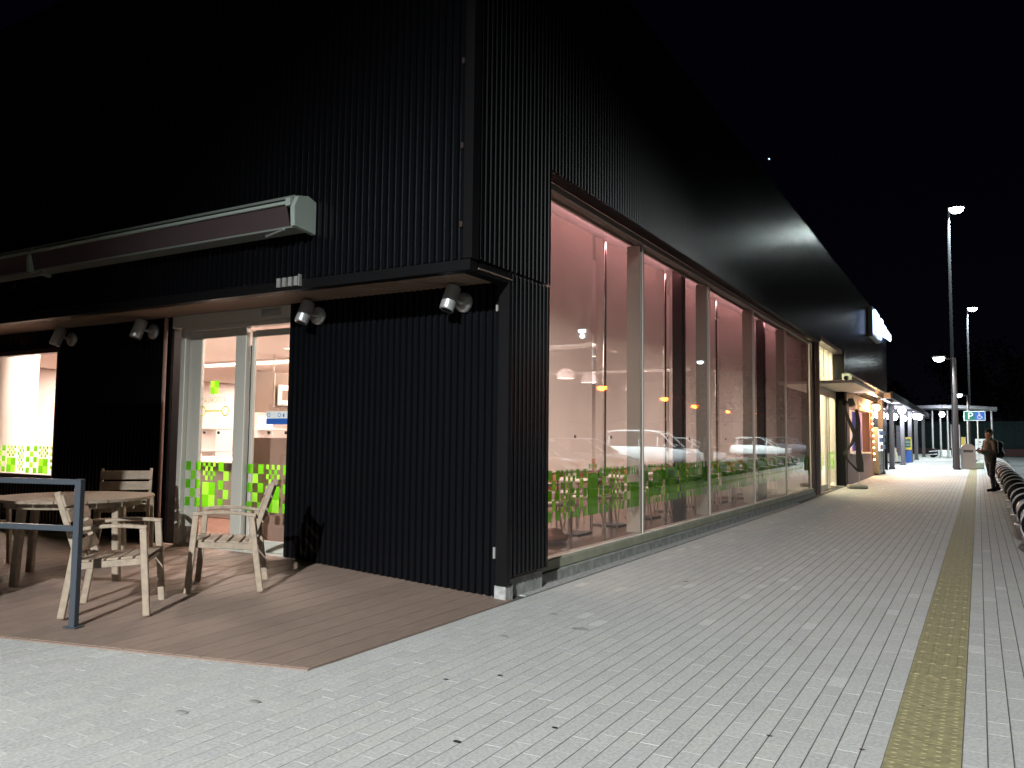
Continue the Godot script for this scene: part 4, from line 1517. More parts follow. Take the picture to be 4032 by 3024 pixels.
# ---------------------------------------------------------------- arcade
func arcade() -> void:
	var col := thing("arcade_column", "grey square column carrying the arcade roof beside the walk", "column", Vector3(-3.42, 0.15, -35.6), 0, "columns along the arcade")
	var st := mb()
	cbox(st, T(Vector3(0, 1.5, 0)), Vector3(0.2, 3.0, 0.34), 0.01)
	build(st, "shaft", M.column_grey, col)
	st = mb()
	cbox(st, T(Vector3(0, 0.05, 0)), Vector3(0.26, 0.1, 0.4), 0.01)
	build(st, "shoe", M.column_grey, col)
	for z in [-40.5, -46.7, -52.0, -57.0, -65.0]:
		copy_of(col, Vector3(-3.45, gy(z), z), 0.0)
	var roof := thing("arcade_roof", "thin grey arcade roof on columns with lamps under it", "canopy", Vector3(-5.0, 3.2, -50.5))
	st = mb()
	box(st, Vector3(-2.4, 0.1, -15.5), Vector3(2.0, 0.2, 15.2))
	build(st, "roof_slab", M.canopy_grey, roof)
	st = mb()
	box(st, Vector3(1.98, -0.02, -15.5), Vector3(2.06, 0.26, 15.2))
	box(st, Vector3(-2.46, -0.02, -15.5), Vector3(-2.38, 0.26, 15.2))
	build(st, "edge_beam", M.pole_grey, roof)
	st = mb()
	for k in 9:
		box(st, Vector3(-2.38, -0.02, 14.9 - 3.7 * k), Vector3(1.98, 0.1, 15.05 - 3.7 * k))
	build(st, "cross_beam", M.column_grey, roof)
	var al := thing("arcade_lamp", "glaring white globe lamp hanging under the arcade roof", "lamp", Vector3(-3.7, 2.62, -37.4), 0, "globe lamps under the arcade")
	st = mb()
	lathe(st, T(Vector3.ZERO), [Vector2(0, -0.19), Vector2(0.12, -0.15), Vector2(0.19, 0), Vector2(0.12, 0.15), Vector2(0, 0.19)], 16)
	build(st, "globe", M.white_glow, al)
	st = mb()
	tube(st, [Vector3(0, 0.13, 0), Vector3(0, 0.6, 0)], [0.015], 8)
	build(st, "rod", M.dark, al)
	omni(al, Vector3.ZERO, Color(0.93, 0.95, 1.0), 7.0, 0.13)
	for q in [[-3.75, 2.62, -39.2], [-3.85, 2.66, -41.8], [-3.6, 2.68, -43.7], [-3.9, 2.7, -46.0], [-3.7, 2.8, -51.0], [-3.3, 3.02, -44.5], [-3.25, 3.0, -54.0], [-3.25, 3.05, -57.5]]:
		copy_of(al, Vector3(q[0], q[1], q[2]), 0.0)
	# roof across the end of the walk, on slim posts
	var fr := thing("end_canopy", "pale curved roof on slim posts across the end of the walk", "canopy", Vector3(-2.3, gy(-63.0), -63.0))
	st = mb()
	for k in 8:
		var x0 := -3.4 + 0.85 * k
		var x1 := x0 + 0.85
		var y0 := 3.25 + 0.18 * sin((k / 8.0) * PI)
		var y1 := 3.25 + 0.18 * sin(((k + 1) / 8.0) * PI)
		quad(st, Vector3(x0, y0, 1.2), Vector3(x1, y1, 1.2), Vector3(x1, y1 + 0.2, 1.2), Vector3(x0, y0 + 0.2, 1.2), Vector3.BACK)
		quad(st, Vector3(x0, y0, 1.2), Vector3(x1, y1, 1.2), Vector3(x1, y1, -2.2), Vector3(x0, y0, -2.2), Vector3.DOWN)
		quad(st, Vector3(x0, y0 + 0.2, 1.2), Vector3(x1, y1 + 0.2, 1.2), Vector3(x1, y1 + 0.2, -2.2), Vector3(x0, y0 + 0.2, -2.2), Vector3.UP)
	build(st, "roof_slab", M.canopy_grey, fr)
	for x in [-0.5, 0.0, 0.45, 3.1]:
		st = mb()
		tube(st, [Vector3(x, 0, -0.8), Vector3(x, 3.3, -0.8)], [0.07], 10)
		build(st, "post", M.alu_dull, fr)
	var el := copy_of(al, Vector3(-2.1, 3.35, -61.2), 0.0, "glaring white lamp in front of the roof across the walk's end")
	el.set_meta("group", "lamp at the end roof")
	# upright banner, picture board
	var ub := thing("upright_banner", "grey upright banner with letters between two arcade columns", "banner", Vector3(-3.86, gy(-50.0), -50.0))
	st = mb()
	cbox(st, T(Vector3(0, 1.25, 0)), Vector3(0.3, 1.7, 0.02), 0.004)
	build(st, "cloth", M.column_grey, ub)
	st = mb()
	tube(st, [Vector3(-0.17, 0, 0), Vector3(-0.17, 2.15, 0)], [0.012], 8)
	cbox(st, T(Vector3(0, 0.03, 0)), Vector3(0.5, 0.06, 0.3), 0.01)
	build(st, "stand", M.dark, ub)
	text_on(ub, "NIIGATA", Vector3(-0.04, 1.25, 0.012), Basis(Vector3.BACK, PI / 2), 0.24, Color(0.02, 0.02, 0.03), 0.004)
	var yb := thing("picture_board", "yellow framed green notice board on a blue foot", "sign board", Vector3(-3.55, gy(-51.0), -51.0))
	st = mb()
	cbox(st, T(Vector3(0, 1.08, 0)), Vector3(0.46, 0.72, 0.05), 0.006)
	build(st, "frame", M.sign_yellow, yb)
	st = mb()
	cbox(st, T(Vector3(0.03, 1.1, 0.028)), Vector3(0.3, 0.48, 0.01), 0.003)
	build(st, "panel", M.sign_green, yb)
	st = mb()
	for y in [1.2, 1.12, 0.98]:
		box(st, Vector3(-0.08, y, 0.034), Vector3(0.15, y + 0.03, 0.036))
	build(st, "print", M.sign_white, yb)
	st = mb()
	cbox(st, T(Vector3(0, 0.34, 0)), Vector3(0.46, 0.68, 0.04), 0.006)
	build(st, "foot", M.sign_blue, yb)

# ---------------------------------------------------------------- things on and beside the walk
func walk_things() -> void:
	# rounded black barriers lying end to end along the kerb
	var b := thing("kerb_barrier", "black rounded barrier with a pale end ring along the kerb", "barrier", Vector3(0.78, gy(-11.6), -11.6), 0, "row of black rounded barriers along the kerb")
	var st := mb()
	var turn := Basis(Vector3.RIGHT, -PI / 2)
	lathe(st, T(Vector3(0, 0.25, 0), turn), [Vector2(0, 0.0), Vector2(0.16, 0.02), Vector2(0.255, 0.09), Vector2(0.27, 0.18), Vector2(0.235, 0.9), Vector2(0.19, 1.62), Vector2(0.1, 1.72), Vector2(0, 1.74)], 20)
	build(st, "body", M.rubber, b)
	st = mb()
	var ringp := []
	for k in 25:
		var a := TAU * k / 24
		ringp.append(Vector3(cos(a) * 0.265, 0.25 + sin(a) * 0.265, -0.13))
	tube(st, ringp, [0.017], 8, false)
	build(st, "ring", M.pale_ring, b)
	st = mb()
	tube(st, [Vector3(-0.27, 0.24, -0.16), Vector3(-0.31, 0.2, -0.75), Vector3(-0.24, 0.16, -1.55)], [0.018], 8)
	build(st, "side_strip", M.pale_ring, b)
	st = mb()
	for z in [-0.35, -1.3]:
		cbox(st, T(Vector3(0, 0.03, z)), Vector3(0.34, 0.06, 0.12), 0.01)
	build(st, "foot", M.rubber, b)
	for k in range(1, 17):
		var z := -11.6 - 1.86 * k
		copy_of(b, Vector3(0.78 + rng.randf_range(-0.03, 0.03), gy(z), z), rng.randf_range(-0.03, 0.03))
	# steel cabinet with a rounded top
	var bin := thing("steel_bin", "stainless steel bin with a rounded top beside the brown lamp post", "bin", Vector3(-0.44, gy(-42.8), -42.8), 0.05)
	st = mb()
	var prof := [Vector2(-0.30, 0.0), Vector2(0.30, 0.0), Vector2(0.30, 0.92)]
	for k in range(1, 9):
		var a := PI * k / 9.0
		prof.append(Vector2(cos(a) * 0.30, 0.92 + sin(a) * 0.24))
	prof.append(Vector2(-0.30, 0.92))
	poly_prism(st, prof, Vector3(0, 0.02, 0.22), Vector3.RIGHT, Vector3.UP, Vector3(0, 0, -0.44))
	build(st, "cabinet", M.steel_bin, bin)
	st = mb()
	tube(st, [Vector3(-0.1, 1.14, 0), Vector3(-0.1, 1.5, 0)], [0.03], 10)
	build(st, "neck", M.steel_bin, bin)
	piece(Vector3(-0.2, 0.78, 0.221), Vector3(0.2, 0.9, 0.23), "slot", M.dark, bin)
	st = mb()
	cbox(st, T(Vector3(-0.02, gy(-43.6) + 0.15, -43.6)), Vector3(0.42, 0.3, 0.34), 0.03)
	tag(build(st, "planter_box", M.sill_paint), "small mossy box on the paving beside the steel bin", "planter")
	# parking sign on two posts
	var ps := thing("parking_sign", "green and blue parking sign with wheelchair mark on two posts", "sign", Vector3(-0.145, gy(-44.0), -44.0))
	st = mb()
	cbox(st, T(Vector3(0, 2.5, 0)), Vector3(0.9, 0.46, 0.03), 0.008)
	build(st, "board", M.sign_white, ps)
	st = mb()
	cbox(st, T(Vector3(-0.21, 2.5, 0.017)), Vector3(0.42, 0.4, 0.006), 0.002)
	build(st, "green_field", M.sign_green, ps)
	st = mb()
	cbox(st, T(Vector3(0.21, 2.5, 0.017)), Vector3(0.42, 0.4, 0.006), 0.002)
	build(st, "blue_field", M.sign_blue, ps)
	text_on(ps, "P", Vector3(-0.17, 2.5, 0.024), Basis().scaled(Vector3(1.15, 1, 1)), 0.30, Color(0.8, 0.85, 0.85), 0.006)
	st = mb()
	var zz := 0.024
	lathe(st, T(Vector3(0.185, 2.645, zz), Basis(Vector3.RIGHT, PI / 2)), [Vector2(0.026, 0), Vector2(0.026, 0.004), Vector2(0, 0.004)], 12, false)
	bar(st, Vector3(0.185, 2.61, zz), Vector3(0.195, 2.49, zz), 0.028, 0.006, 0.001, Vector3.BACK)
	bar(st, Vector3(0.195, 2.49, zz), Vector3(0.285, 2.485, zz), 0.026, 0.006, 0.001, Vector3.BACK)
	bar(st, Vector3(0.285, 2.485, zz), Vector3(0.325, 2.40, zz), 0.026, 0.006, 0.001, Vector3.BACK)
	bar(st, Vector3(0.19, 2.56, zz), Vector3(0.26, 2.555, zz), 0.02, 0.006, 0.001, Vector3.BACK)
	var arc := []
	for k in 12:
		var a := deg_to_rad(115 + 235.0 * k / 11)
		arc.append(Vector3(0.205 + cos(a) * 0.085, 2.44 + sin(a) * 0.085, zz))
	for k in 11:
		bar(st, arc[k], arc[k + 1], 0.022, 0.006, 0.001, Vector3.BACK)
	build(st, "wheelchair_mark", M.sign_white, ps)
	for x in [-0.3, 0.12]:
		st = mb()
		tube(st, [Vector3(x, 0, -0.02), Vector3(x, 2.28, -0.02)], [0.03], 10)
		build(st, "post", M.alu, ps)
	# white notice stand
	var ns := thing("notice_stand", "white printed notice on a slim stand beside the walk", "notice board", Vector3(0.1, gy(-60.0), -60.0))
	st = mb()
	cbox(st, T(Vector3(0, 0.85, 0)), Vector3(0.6, 1.0, 0.03), 0.006)
	build(st, "board", M.sign_white, ns)
	st = mb()
	cbox(st, T(Vector3(0, 0.17, 0)), Vector3(0.62, 0.32, 0.05), 0.006)
	build(st, "foot", M.canopy_light, ns)
	st = mb()
	for q in [[-0.02, 1.15, 0.12, 0.07], [0.08, 0.85, 0.16, 0.05], [0.02, 0.6, 0.2, 0.025], [-0.1, 1.0, 0.3, 0.02], [-0.05, 0.72, 0.35, 0.02]]:
		bx(st, T(Vector3(q[0], q[1], 0.017)), Vector3(q[2], q[3], 0.003))
	build(st, "print", M.dark, ns)
	# things at the end of the walk
	var fd := thing("striped_drum", "black drum with pale stripes at the end of the walk", "drum", Vector3(-2.78, gy(-64.0), -63.5))
	st = mb()
	lathe(st, T(Vector3(0, 0.33, 0), Basis(Vector3.RIGHT, PI / 2)), [Vector2(0, -0.2), Vector2(0.25, -0.18), Vector2(0.32, 0), Vector2(0.25, 0.18), Vector2(0, 0.2)], 20)
	build(st, "body", M.rubber, fd)
	st = mb()
	for y in [0.2, 0.42]:
		bar(st, Vector3(-0.27, y, 0.17), Vector3(0.27, y + 0.06, 0.17), 0.045, 0.06, 0.01, Vector3.UP)
	build(st, "stripe", M.pale_ring, fd)
	st = mb()
	cbox(st, T(Vector3(-2.1, gy(-64.0) + 0.3, -64.2)), Vector3(0.8, 0.46, 0.5), 0.02)
	tag(build(st, "white_crate", M.sign_white), "white box standing beside the striped drum", "box")
	st = mb()
	cbox(st, T(Vector3(-1.45, gy(-66.0) + 1.5, -66.0)), Vector3(0.6, 1.7, 0.06), 0.01)
	cbox(st, T(Vector3(-1.45, gy(-66.0) + 0.33, -66.0)), Vector3(0.5, 0.66, 0.1), 0.01)
	tag(build(st, "tall_board", M.canopy_light), "tall pale board standing under the end roof", "sign board")
	st = mb()
	cbox(st, T(Vector3(-0.95, gy(-66.0) + 0.9, -66.2)), Vector3(0.3, 1.1, 0.06), 0.01)
	cbox(st, T(Vector3(-0.95, gy(-66.0) + 0.2, -66.2)), Vector3(0.3, 0.4, 0.1), 0.01)
	tag(build(st, "yellow_board", M.sign_yellow), "narrow yellow board beside the tall pale board", "sign board")

# ---------------------------------------------------------------- lamps outside
func lamp_post(at: Vector3, high: float, arm: Vector3, label: String, group: String, energy: float, c: Color, glow_m: Material, pole_m: Material, r0 := 0.1, size := 0.5, aim := Vector3.DOWN, half := 84.0) -> void:
	var t := thing("lamp_post", label, "street lamp", at, 0, group)
	var st := mb()
	lathe(st, T(Vector3.ZERO), [Vector2(r0 * 1.25, 0), Vector2(r0 * 1.25, 0.06), Vector2(r0, 0.1), Vector2(r0 * 0.62, high), Vector2(0, high + 0.01)], 14)
	build(st, "pole", pole_m, t)
	st = mb()
	var tip := Vector3(0, high, 0) + arm
	tube(st, [Vector3(0, high - 0.08, 0), tip], [0.035], 8)
	build(st, "arm", pole_m, t)
	var d := arm.normalized()
	d.y = 0.0
	d = d.normalized()
	var bs := Basis(d, Vector3.UP, d.cross(Vector3.UP))
	st = mb()
	cbox(st, T(tip + Vector3(0, 0.05, 0), bs), Vector3(size, 0.07, size * 0.6), 0.02)
	var hd := build(st, "lamp_head", pole_m, t)
	st = mb()
	lathe(st, T(tip + Vector3(0, 0.012, 0), bs.scaled(Vector3(1.0, 1.0, 0.75))), [Vector2(0, -size * 0.34), Vector2(size * 0.2, -size * 0.3), Vector2(size * 0.34, -size * 0.2), Vector2(size * 0.4, -size * 0.06), Vector2(size * 0.4, 0.0)], 16)
	build(st, "lens", glow_m, hd)
	var l := SpotLight3D.new()
	l.name = "lamp_light"
	l.light_color = c
	l.light_energy = energy
	l.light_size = 0.09
	l.spot_range = 90.0
	l.spot_attenuation = 2.0
	l.spot_angle = half
	l.spot_angle_attenuation = 1.0
	l.shadow_enabled = true
	t.add_child(l, true)
	l.transform = Transform3D(Basis.looking_at(aim.normalized(), Vector3.FORWARD if absf(aim.normalized().y) > 0.9 else Vector3.UP), tip + Vector3(0, -size * 0.34 - 0.12, 0))

func lamps() -> void:
	var cool := Color(0.93, 1.0, 0.985)
	lamp_post(Vector3(2.5, -0.12, 13.6), 9.6, Vector3(-0.6, 0, 0), "tall lamp post lighting the walk in front of the deck", "tall lamp posts", 1100.0, Color(0.985, 1.0, 1.0), M.lamp_glow, M.pole_grey, 0.1, 0.6, Vector3(-3.7, -10.4, -16.8), 22.5)
	lamp_post(Vector3(-1.02, gy(-44.0), -44.2), 12.6, Vector3(0.35, 0.1, 0), "tall slim lamp post with its head high above the walk", "tall lamp posts", 190.0, cool, M.lamp_glow, M.pole_grey, 0.09, 0.8)
	lamp_post(Vector3(-0.53, gy(-70.0), -70.0), 11.2, Vector3(0.35, 0.1, 0), "tall lamp post farther off behind the parking sign", "tall lamp posts", 200.0, cool, M.lamp_glow, M.pole_grey, 0.09, 0.8)
	lamp_post(Vector3(-0.89, gy(-42.0), -42.04), 5.15, Vector3(-0.62, 0.02, 0), "brown lamp post beside the steel bin with its arm over the walk", "brown lamp posts", 30.0, cool, M.lamp_glow, M.pole_brown, 0.125, 0.6)
	lamp_post(Vector3(-0.55, gy(-60.0), -60.5), 4.25, Vector3(-0.55, 0.02, 0), "short brown lamp post behind the parking sign", "brown lamp posts", 30.0, cool, M.lamp_glow, M.pole_brown, 0.1, 0.6)
	lamp_post(Vector3(8.3, gy(-53.0) - 0.12, -53.5), 6.6, Vector3(0.6, 0.02, 0), "lamp post at the end of the row of parked cars", "lamp posts in the parking lot", 420.0, cool, M.lamp_glow, M.pole_grey, 0.1, 0.5)
	lamp_post(Vector3(8.3, gy(-34.4) - 0.12, -34.6), 6.6, Vector3(0.6, 0.02, 0), "lamp post at the near end of the row of parked cars", "lamp posts in the parking lot", 420.0, cool, M.lamp_glow, M.pole_grey, 0.1, 0.5)
	for q in [[30.2, -83.3], [31.9, -109.0], [35.2, -133.7], [36.8, -159.7], [34.7, -172.0]]:
		lamp_post(Vector3(q[0], gy(q[1]) - 0.12, q[1]), 7.0, Vector3(-0.8, 0.05, 0), "orange street lamp across the far side of the parking lot", "orange street lamps", 60.0, Color(1.0, 0.55, 0.2), M.orange_glow, M.pole_grey, 0.1, 1.3)

# ---------------------------------------------------------------- cars parked nose to the walk
func ring_sec(yb: float, yt: float, hw: float, pw: float, n := 18) -> Array:
	var out := []
	for k in n:
		var a := TAU * k / n
		var c := cos(a)
		var s := sin(a)
		var x := signf(c) * pow(absf(c), pw) * hw
		var y := (yb + yt) * 0.5 + signf(s) * pow(absf(s), pw) * (yt - yb) * 0.5
		out.append(Vector2(x, y))
	return out

func loft(st: SurfaceTool, secs: Array) -> void:
	# secs: [z, yb, yt, half width, roundness]
	group_id += 1
	st.set_smooth_group(group_id)
	var rings := []
	for s in secs:
		var r := []
		for p in ring_sec(s[1], s[2], s[3], s[4]): r.append(Vector3(p.x, p.y, s[0]))
		rings.append(r)
	for i in rings.size() - 1:
		var cen := Vector3(0, (secs[i][1] + secs[i][2]) * 0.5, (secs[i][0] + secs[i + 1][0]) * 0.5)
		for k in rings[i].size():
			var k2: int = (k + 1) % rings[i].size()
			var m: Vector3 = (rings[i][k] + rings[i][k2] + rings[i + 1][k] + rings[i + 1][k2]) * 0.25
			quad(st, rings[i][k], rings[i][k2], rings[i + 1][k2], rings[i + 1][k], m - cen)
	for e in [0, rings.size() - 1]:
		var c := Vector3(0, (secs[e][1] + secs[e][2]) * 0.5, secs[e][0])
		for k in rings[e].size():
			tri(st, c, rings[e][k], rings[e][(k + 1) % rings[e].size()], Vector3(0, 0, -1 if e == 0 else 1))
	st.set_smooth_group(-1)

func car(at: Vector3, turn: float, label: String, paint: Color, van: bool) -> void:
	# nose towards +z
	var t := thing("parked_car", label, "car", at, turn, "cars parked along the lot")
	var p := mat("car_paint", paint.r, paint.g, paint.b, 0.25)
	p.clearcoat_enabled = true
	p.clearcoat_roughness = 0.05
	var L := 2.38 if van else 2.1
	var st := mb()
	var belt := 1.02 if van else 0.9
	loft(st, [[-L, 0.34, belt - 0.1, 0.62, 0.4], [-L + 0.12, 0.24, belt, 0.82, 0.32], [-L + 0.6, 0.2, belt + 0.02, 0.9, 0.28], [0.0, 0.19, belt + 0.01, 0.92, 0.26], [L * 0.42, 0.19, belt - 0.02, 0.91, 0.28], [L - 0.55, 0.2, belt - 0.14, 0.87, 0.32], [L - 0.12, 0.24, belt - 0.3, 0.76, 0.4], [L, 0.32, belt - 0.42, 0.55, 0.5]])
	build(st, "body", p, t)
	var top := 1.85 if van else 1.47
	var back := -L + (0.12 if van else 0.35)
	var front := L * (0.62 if van else 0.5)
	st = mb()
	loft(st, [[back, belt - 0.1, belt + 0.12, 0.72, 0.3], [back + 0.16, belt - 0.1, top - 0.1, 0.74, 0.3], [back + 0.6, belt - 0.1, top - 0.03, 0.75, 0.3], [0.1, belt - 0.1, top - 0.03, 0.76, 0.3], [front - 0.75, belt - 0.1, top - 0.12, 0.74, 0.3], [front, belt - 0.12, belt + 0.02, 0.66, 0.35]])
	build(st, "window_band", M.car_glass, t)
	st = mb()
	loft(st, [[back + 0.1, top - 0.14, top - 0.05, 0.62, 0.4], [back + 0.6, top - 0.1, top, 0.66, 0.4], [0.1, top - 0.1, top + 0.01, 0.67, 0.4], [front - 0.85, top - 0.2, top - 0.08, 0.64, 0.4]])
	build(st, "roof", p, t)
	for sx in [-1.0, 1.0]:
		st = mb()
		for z in [back + 0.28, -0.35, 0.62]:
			bar(st, Vector3(sx * 0.79, belt - 0.05, z), Vector3(sx * 0.66, top - 0.08, z - 0.05), 0.07, 0.05, 0.01, Vector3.FORWARD)
		bar(st, Vector3(sx * 0.72, belt - 0.02, front + 0.02), Vector3(sx * 0.62, top - 0.1, front - 0.8), 0.06, 0.05, 0.01, Vector3.UP)
		build(st, "pillar", p, t)
		for z in [-L + 0.72, L - 0.78]:
			var w := mb()
			lathe(w, T(Vector3(sx * 0.76, 0.31, z), Basis(Vector3.FORWARD, -sx * PI / 2)), [Vector2(0.2, -0.08), Vector2(0.29, -0.09), Vector2(0.315, -0.05), Vector2(0.315, 0.1), Vector2(0.29, 0.155), Vector2(0.2, 0.15)], 22)
			var wh := build(w, "wheel", M.tyre, t)
			w = mb()
			lathe(w, T(Vector3(sx * 0.76, 0.31, z), Basis(Vector3.FORWARD, -sx * PI / 2)), [Vector2(0.2, 0.145), Vector2(0.17, 0.12), Vector2(0.05, 0.13), Vector2(0, 0.135)], 22)
			build(w, "rim", M.rim, wh)
		st = mb()
		cbox(st, T(Vector3(sx * 0.62, belt - 0.3, L - 0.2), Basis(Vector3.UP, sx * 0.5)), Vector3(0.34, 0.15, 0.2), 0.04)
		build(st, "headlight", M.lens_clear, t)
		st = mb()
		cbox(st, T(Vector3(sx * 0.72, belt - 0.12, -L + 0.1), Basis(Vector3.UP, -sx * 0.3)), Vector3(0.2, 0.3, 0.14), 0.03)
		build(st, "tail_light", M.lens_red, t)
		st = mb()
		cbox(st, T(Vector3(sx * 0.96, belt + 0.06, front - 0.42)), Vector3(0.16, 0.13, 0.1), 0.03)
		build(st, "mirror", p, t)

func truck() -> void:
	# delivery truck standing on the paving left of the viewpoint; it keeps the lamp off the left end of the deck
	var t := thing("delivery_truck", "white box truck parked on the paving beside the deck", "truck", Vector3(-8.35, 0, 0.3))
	var st := mb()
	cbox(st, T(Vector3(0.25, 2.35, 0)), Vector3(5.2, 2.9, 2.1), 0.04)
	build(st, "cargo_box", M.sign_white, t)
	st = mb()
	poly_prism(st, [Vector2(-4.3, 0.5), Vector2(-2.4, 0.5), Vector2(-2.4, 2.4), Vector2(-3.7, 2.4), Vector2(-4.15, 1.5)], Vector3(0, 0, 0.95), Vector3.RIGHT, Vector3.UP, Vector3(0, 0, -1.9))
	build(st, "cab", M.sign_white, t)
	st = mb()
	cbox(st, T(Vector3(0, 0.72, 0)), Vector3(5.0, 0.2, 0.9), 0.02)
	build(st, "chassis", M.dark, t)
	for x in [-3.3, 1.5]:
		for z in [-0.82, 0.82]:
			st = mb()
			lathe(st, T(Vector3(x, 0.38, z), Basis(Vector3.RIGHT, PI / 2)), [Vector2(0, -0.11), Vector2(0.3, -0.12), Vector2(0.38, -0.08), Vector2(0.38, 0.08), Vector2(0.3, 0.12), Vector2(0, 0.11)], 22)
			build(st, "wheel", M.tyre, t)

func parked_cars() -> void:
	var y := -0.12
	car(Vector3(6.7, y, -26.6), -PI / 2, "silver car at the near end of the parked row", Color(0.5, 0.5, 0.53), false)
	car(Vector3(6.7, gy(-30.6) + y, -30.6), -PI / 2, "white low car parked beside the white minivan", Color(0.72, 0.7, 0.7), false)
	car(Vector3(6.9, gy(-39.0) + y, -38.6), -PI / 2, "tall white minivan parked with its nose to the walk", Color(0.74, 0.75, 0.8), true)
	car(Vector3(6.5, gy(-43.0) + y, -42.9), -PI / 2, "white car parked on the far side of the minivan", Color(0.75, 0.74, 0.74), false)
	car(Vector3(6.3, gy(-59.5) + y, -59.5), -PI / 2, "white hatchback parked beyond the empty bays", Color(0.72, 0.73, 0.75), false)
	car(Vector3(6.8, gy(-70.0) + y, -72.0), -PI / 2, "blue grey car at the far end of the parked row", Color(0.4, 0.44, 0.55), false)

# ---------------------------------------------------------------- people
func cap_d(p: Vector3, a: Vector3, b: Vector3, ra: float, rb: float) -> float:
	var ab := b - a
	var t := clampf((p - a).dot(ab) / maxf(ab.length_squared(), 1e-9), 0.0, 1.0)
	return p.distance_to(a + ab * t) - lerpf(ra, rb, t)

func skin_mesh(st: SurfaceTool, bones: Array, cell: float, k: float) -> void:
	# bones: [a, b, ra, rb, colour]; surface nets of their smooth union
	var lo := Vector3.INF
	var hi := -Vector3.INF
	for q in bones:
		var r: float = maxf(q[2], q[3]) + cell * 2.0 + k
		lo = lo.min((q[0] as Vector3).min(q[1]) - Vector3.ONE * r)
		hi = hi.max((q[0] as Vector3).max(q[1]) + Vector3.ONE * r)
	var nx := int((hi.x - lo.x) / cell) + 2
	var ny := int((hi.y - lo.y) / cell) + 2
	var nz := int((hi.z - lo.z) / cell) + 2
	var val := PackedFloat32Array()
	val.resize(nx * ny * nz)
	val.fill(1.0)
	# each bone only touches the cells near it
	for q in bones:
		var r: float = maxf(q[2], q[3]) + cell * 2.0 + k
		var l2: Vector3 = ((q[0] as Vector3).min(q[1]) - Vector3.ONE * r - lo) / cell
		var h2: Vector3 = ((q[0] as Vector3).max(q[1]) + Vector3.ONE * r - lo) / cell
		for z in range(maxi(0, int(l2.z)), mini(nz - 1, int(h2.z) + 1) + 1):
			for y in range(maxi(0, int(l2.y)), mini(ny - 1, int(h2.y) + 1) + 1):
				for x in range(maxi(0, int(l2.x)), mini(nx - 1, int(h2.x) + 1) + 1):
					var i := x + nx * (y + ny * z)
					var d := cap_d(lo + Vector3(x, y, z) * cell, q[0], q[1], q[2], q[3])
					var v := val[i]
					var h := clampf(0.5 + 0.5 * (v - d) / k, 0.0, 1.0)
					val[i] = lerpf(v, d, h) - k * h * (1.0 - h)
	var vid := {}
	var vp := []
	var off := [0, 1, nx, nx + 1, nx * ny, nx * ny + 1, nx * ny + nx, nx * ny + nx + 1]
	var cor := [Vector3(0, 0, 0), Vector3(1, 0, 0), Vector3(0, 1, 0), Vector3(1, 1, 0), Vector3(0, 0, 1), Vector3(1, 0, 1), Vector3(0, 1, 1), Vector3(1, 1, 1)]
	var edges := [[0, 1], [2, 3], [4, 5], [6, 7], [0, 2], [1, 3], [4, 6], [5, 7], [0, 4], [1, 5], [2, 6], [3, 7]]
	for z in nz - 1:
		for y in ny - 1:
			for x in nx - 1:
				var i := x + nx * (y + ny * z)
				var neg := 0
				for o in off:
					if val[i + o] < 0.0: neg += 1
				if neg == 0 or neg == 8:
					continue
				var sum := Vector3.ZERO
				var cnt := 0
				for e in edges:
					var a: float = val[i + off[e[0]]]
					var b: float = val[i + off[e[1]]]
					if (a < 0.0) != (b < 0.0):
						sum += (cor[e[0]] as Vector3).lerp(cor[e[1]], a / (a - b))
						cnt += 1
				vid[i] = vp.size()
				vp.append(lo + (Vector3(x, y, z) + sum / cnt) * cell)
	var cols := []
	for p in vp:
		var best := 1e9
		var c := Color.WHITE
		for q in bones:
			var d := cap_d(p, q[0], q[1], q[2], q[3])
			if d < best:
				best = d
				c = q[4]
		cols.append(c)
	group_id += 1
	st.set_smooth_group(group_id)
	var ax := [[1, nx, nx * ny], [nx, nx * ny, 1], [nx * ny, 1, nx]]
	var dirs := [Vector3.RIGHT, Vector3.UP, Vector3.BACK]
	for i in vid.keys():
		for k2 in 3:
			var s: Array = ax[k2]
			if i + s[0] >= val.size():
				continue
			var a := val[i]
			var b := val[i + s[0]]
			if (a < 0.0) == (b < 0.0):
				continue
			var ids := [i, i - s[1], i - s[1] - s[2], i - s[2]]
			var ok := true
			for q in ids:
				if not vid.has(q): ok = false
			if not ok:
				continue
			var out: Vector3 = dirs[k2] * (1.0 if a < 0.0 else -1.0)
			for tr in [[0, 1, 2], [0, 2, 3]]:
				var v0: int = vid[ids[tr[0]]]
				var v1: int = vid[ids[tr[1]]]
				var v2: int = vid[ids[tr[2]]]
				if ((vp[v1] - vp[v0]) as Vector3).cross(vp[v2] - vp[v0]).dot(out) > 0.0:
					var sw := v1
					v1 = v2
					v2 = sw
				for v in [v0, v1, v2]:
					st.set_color(cols[v])
					st.add_vertex(vp[v])
	st.set_smooth_group(-1)

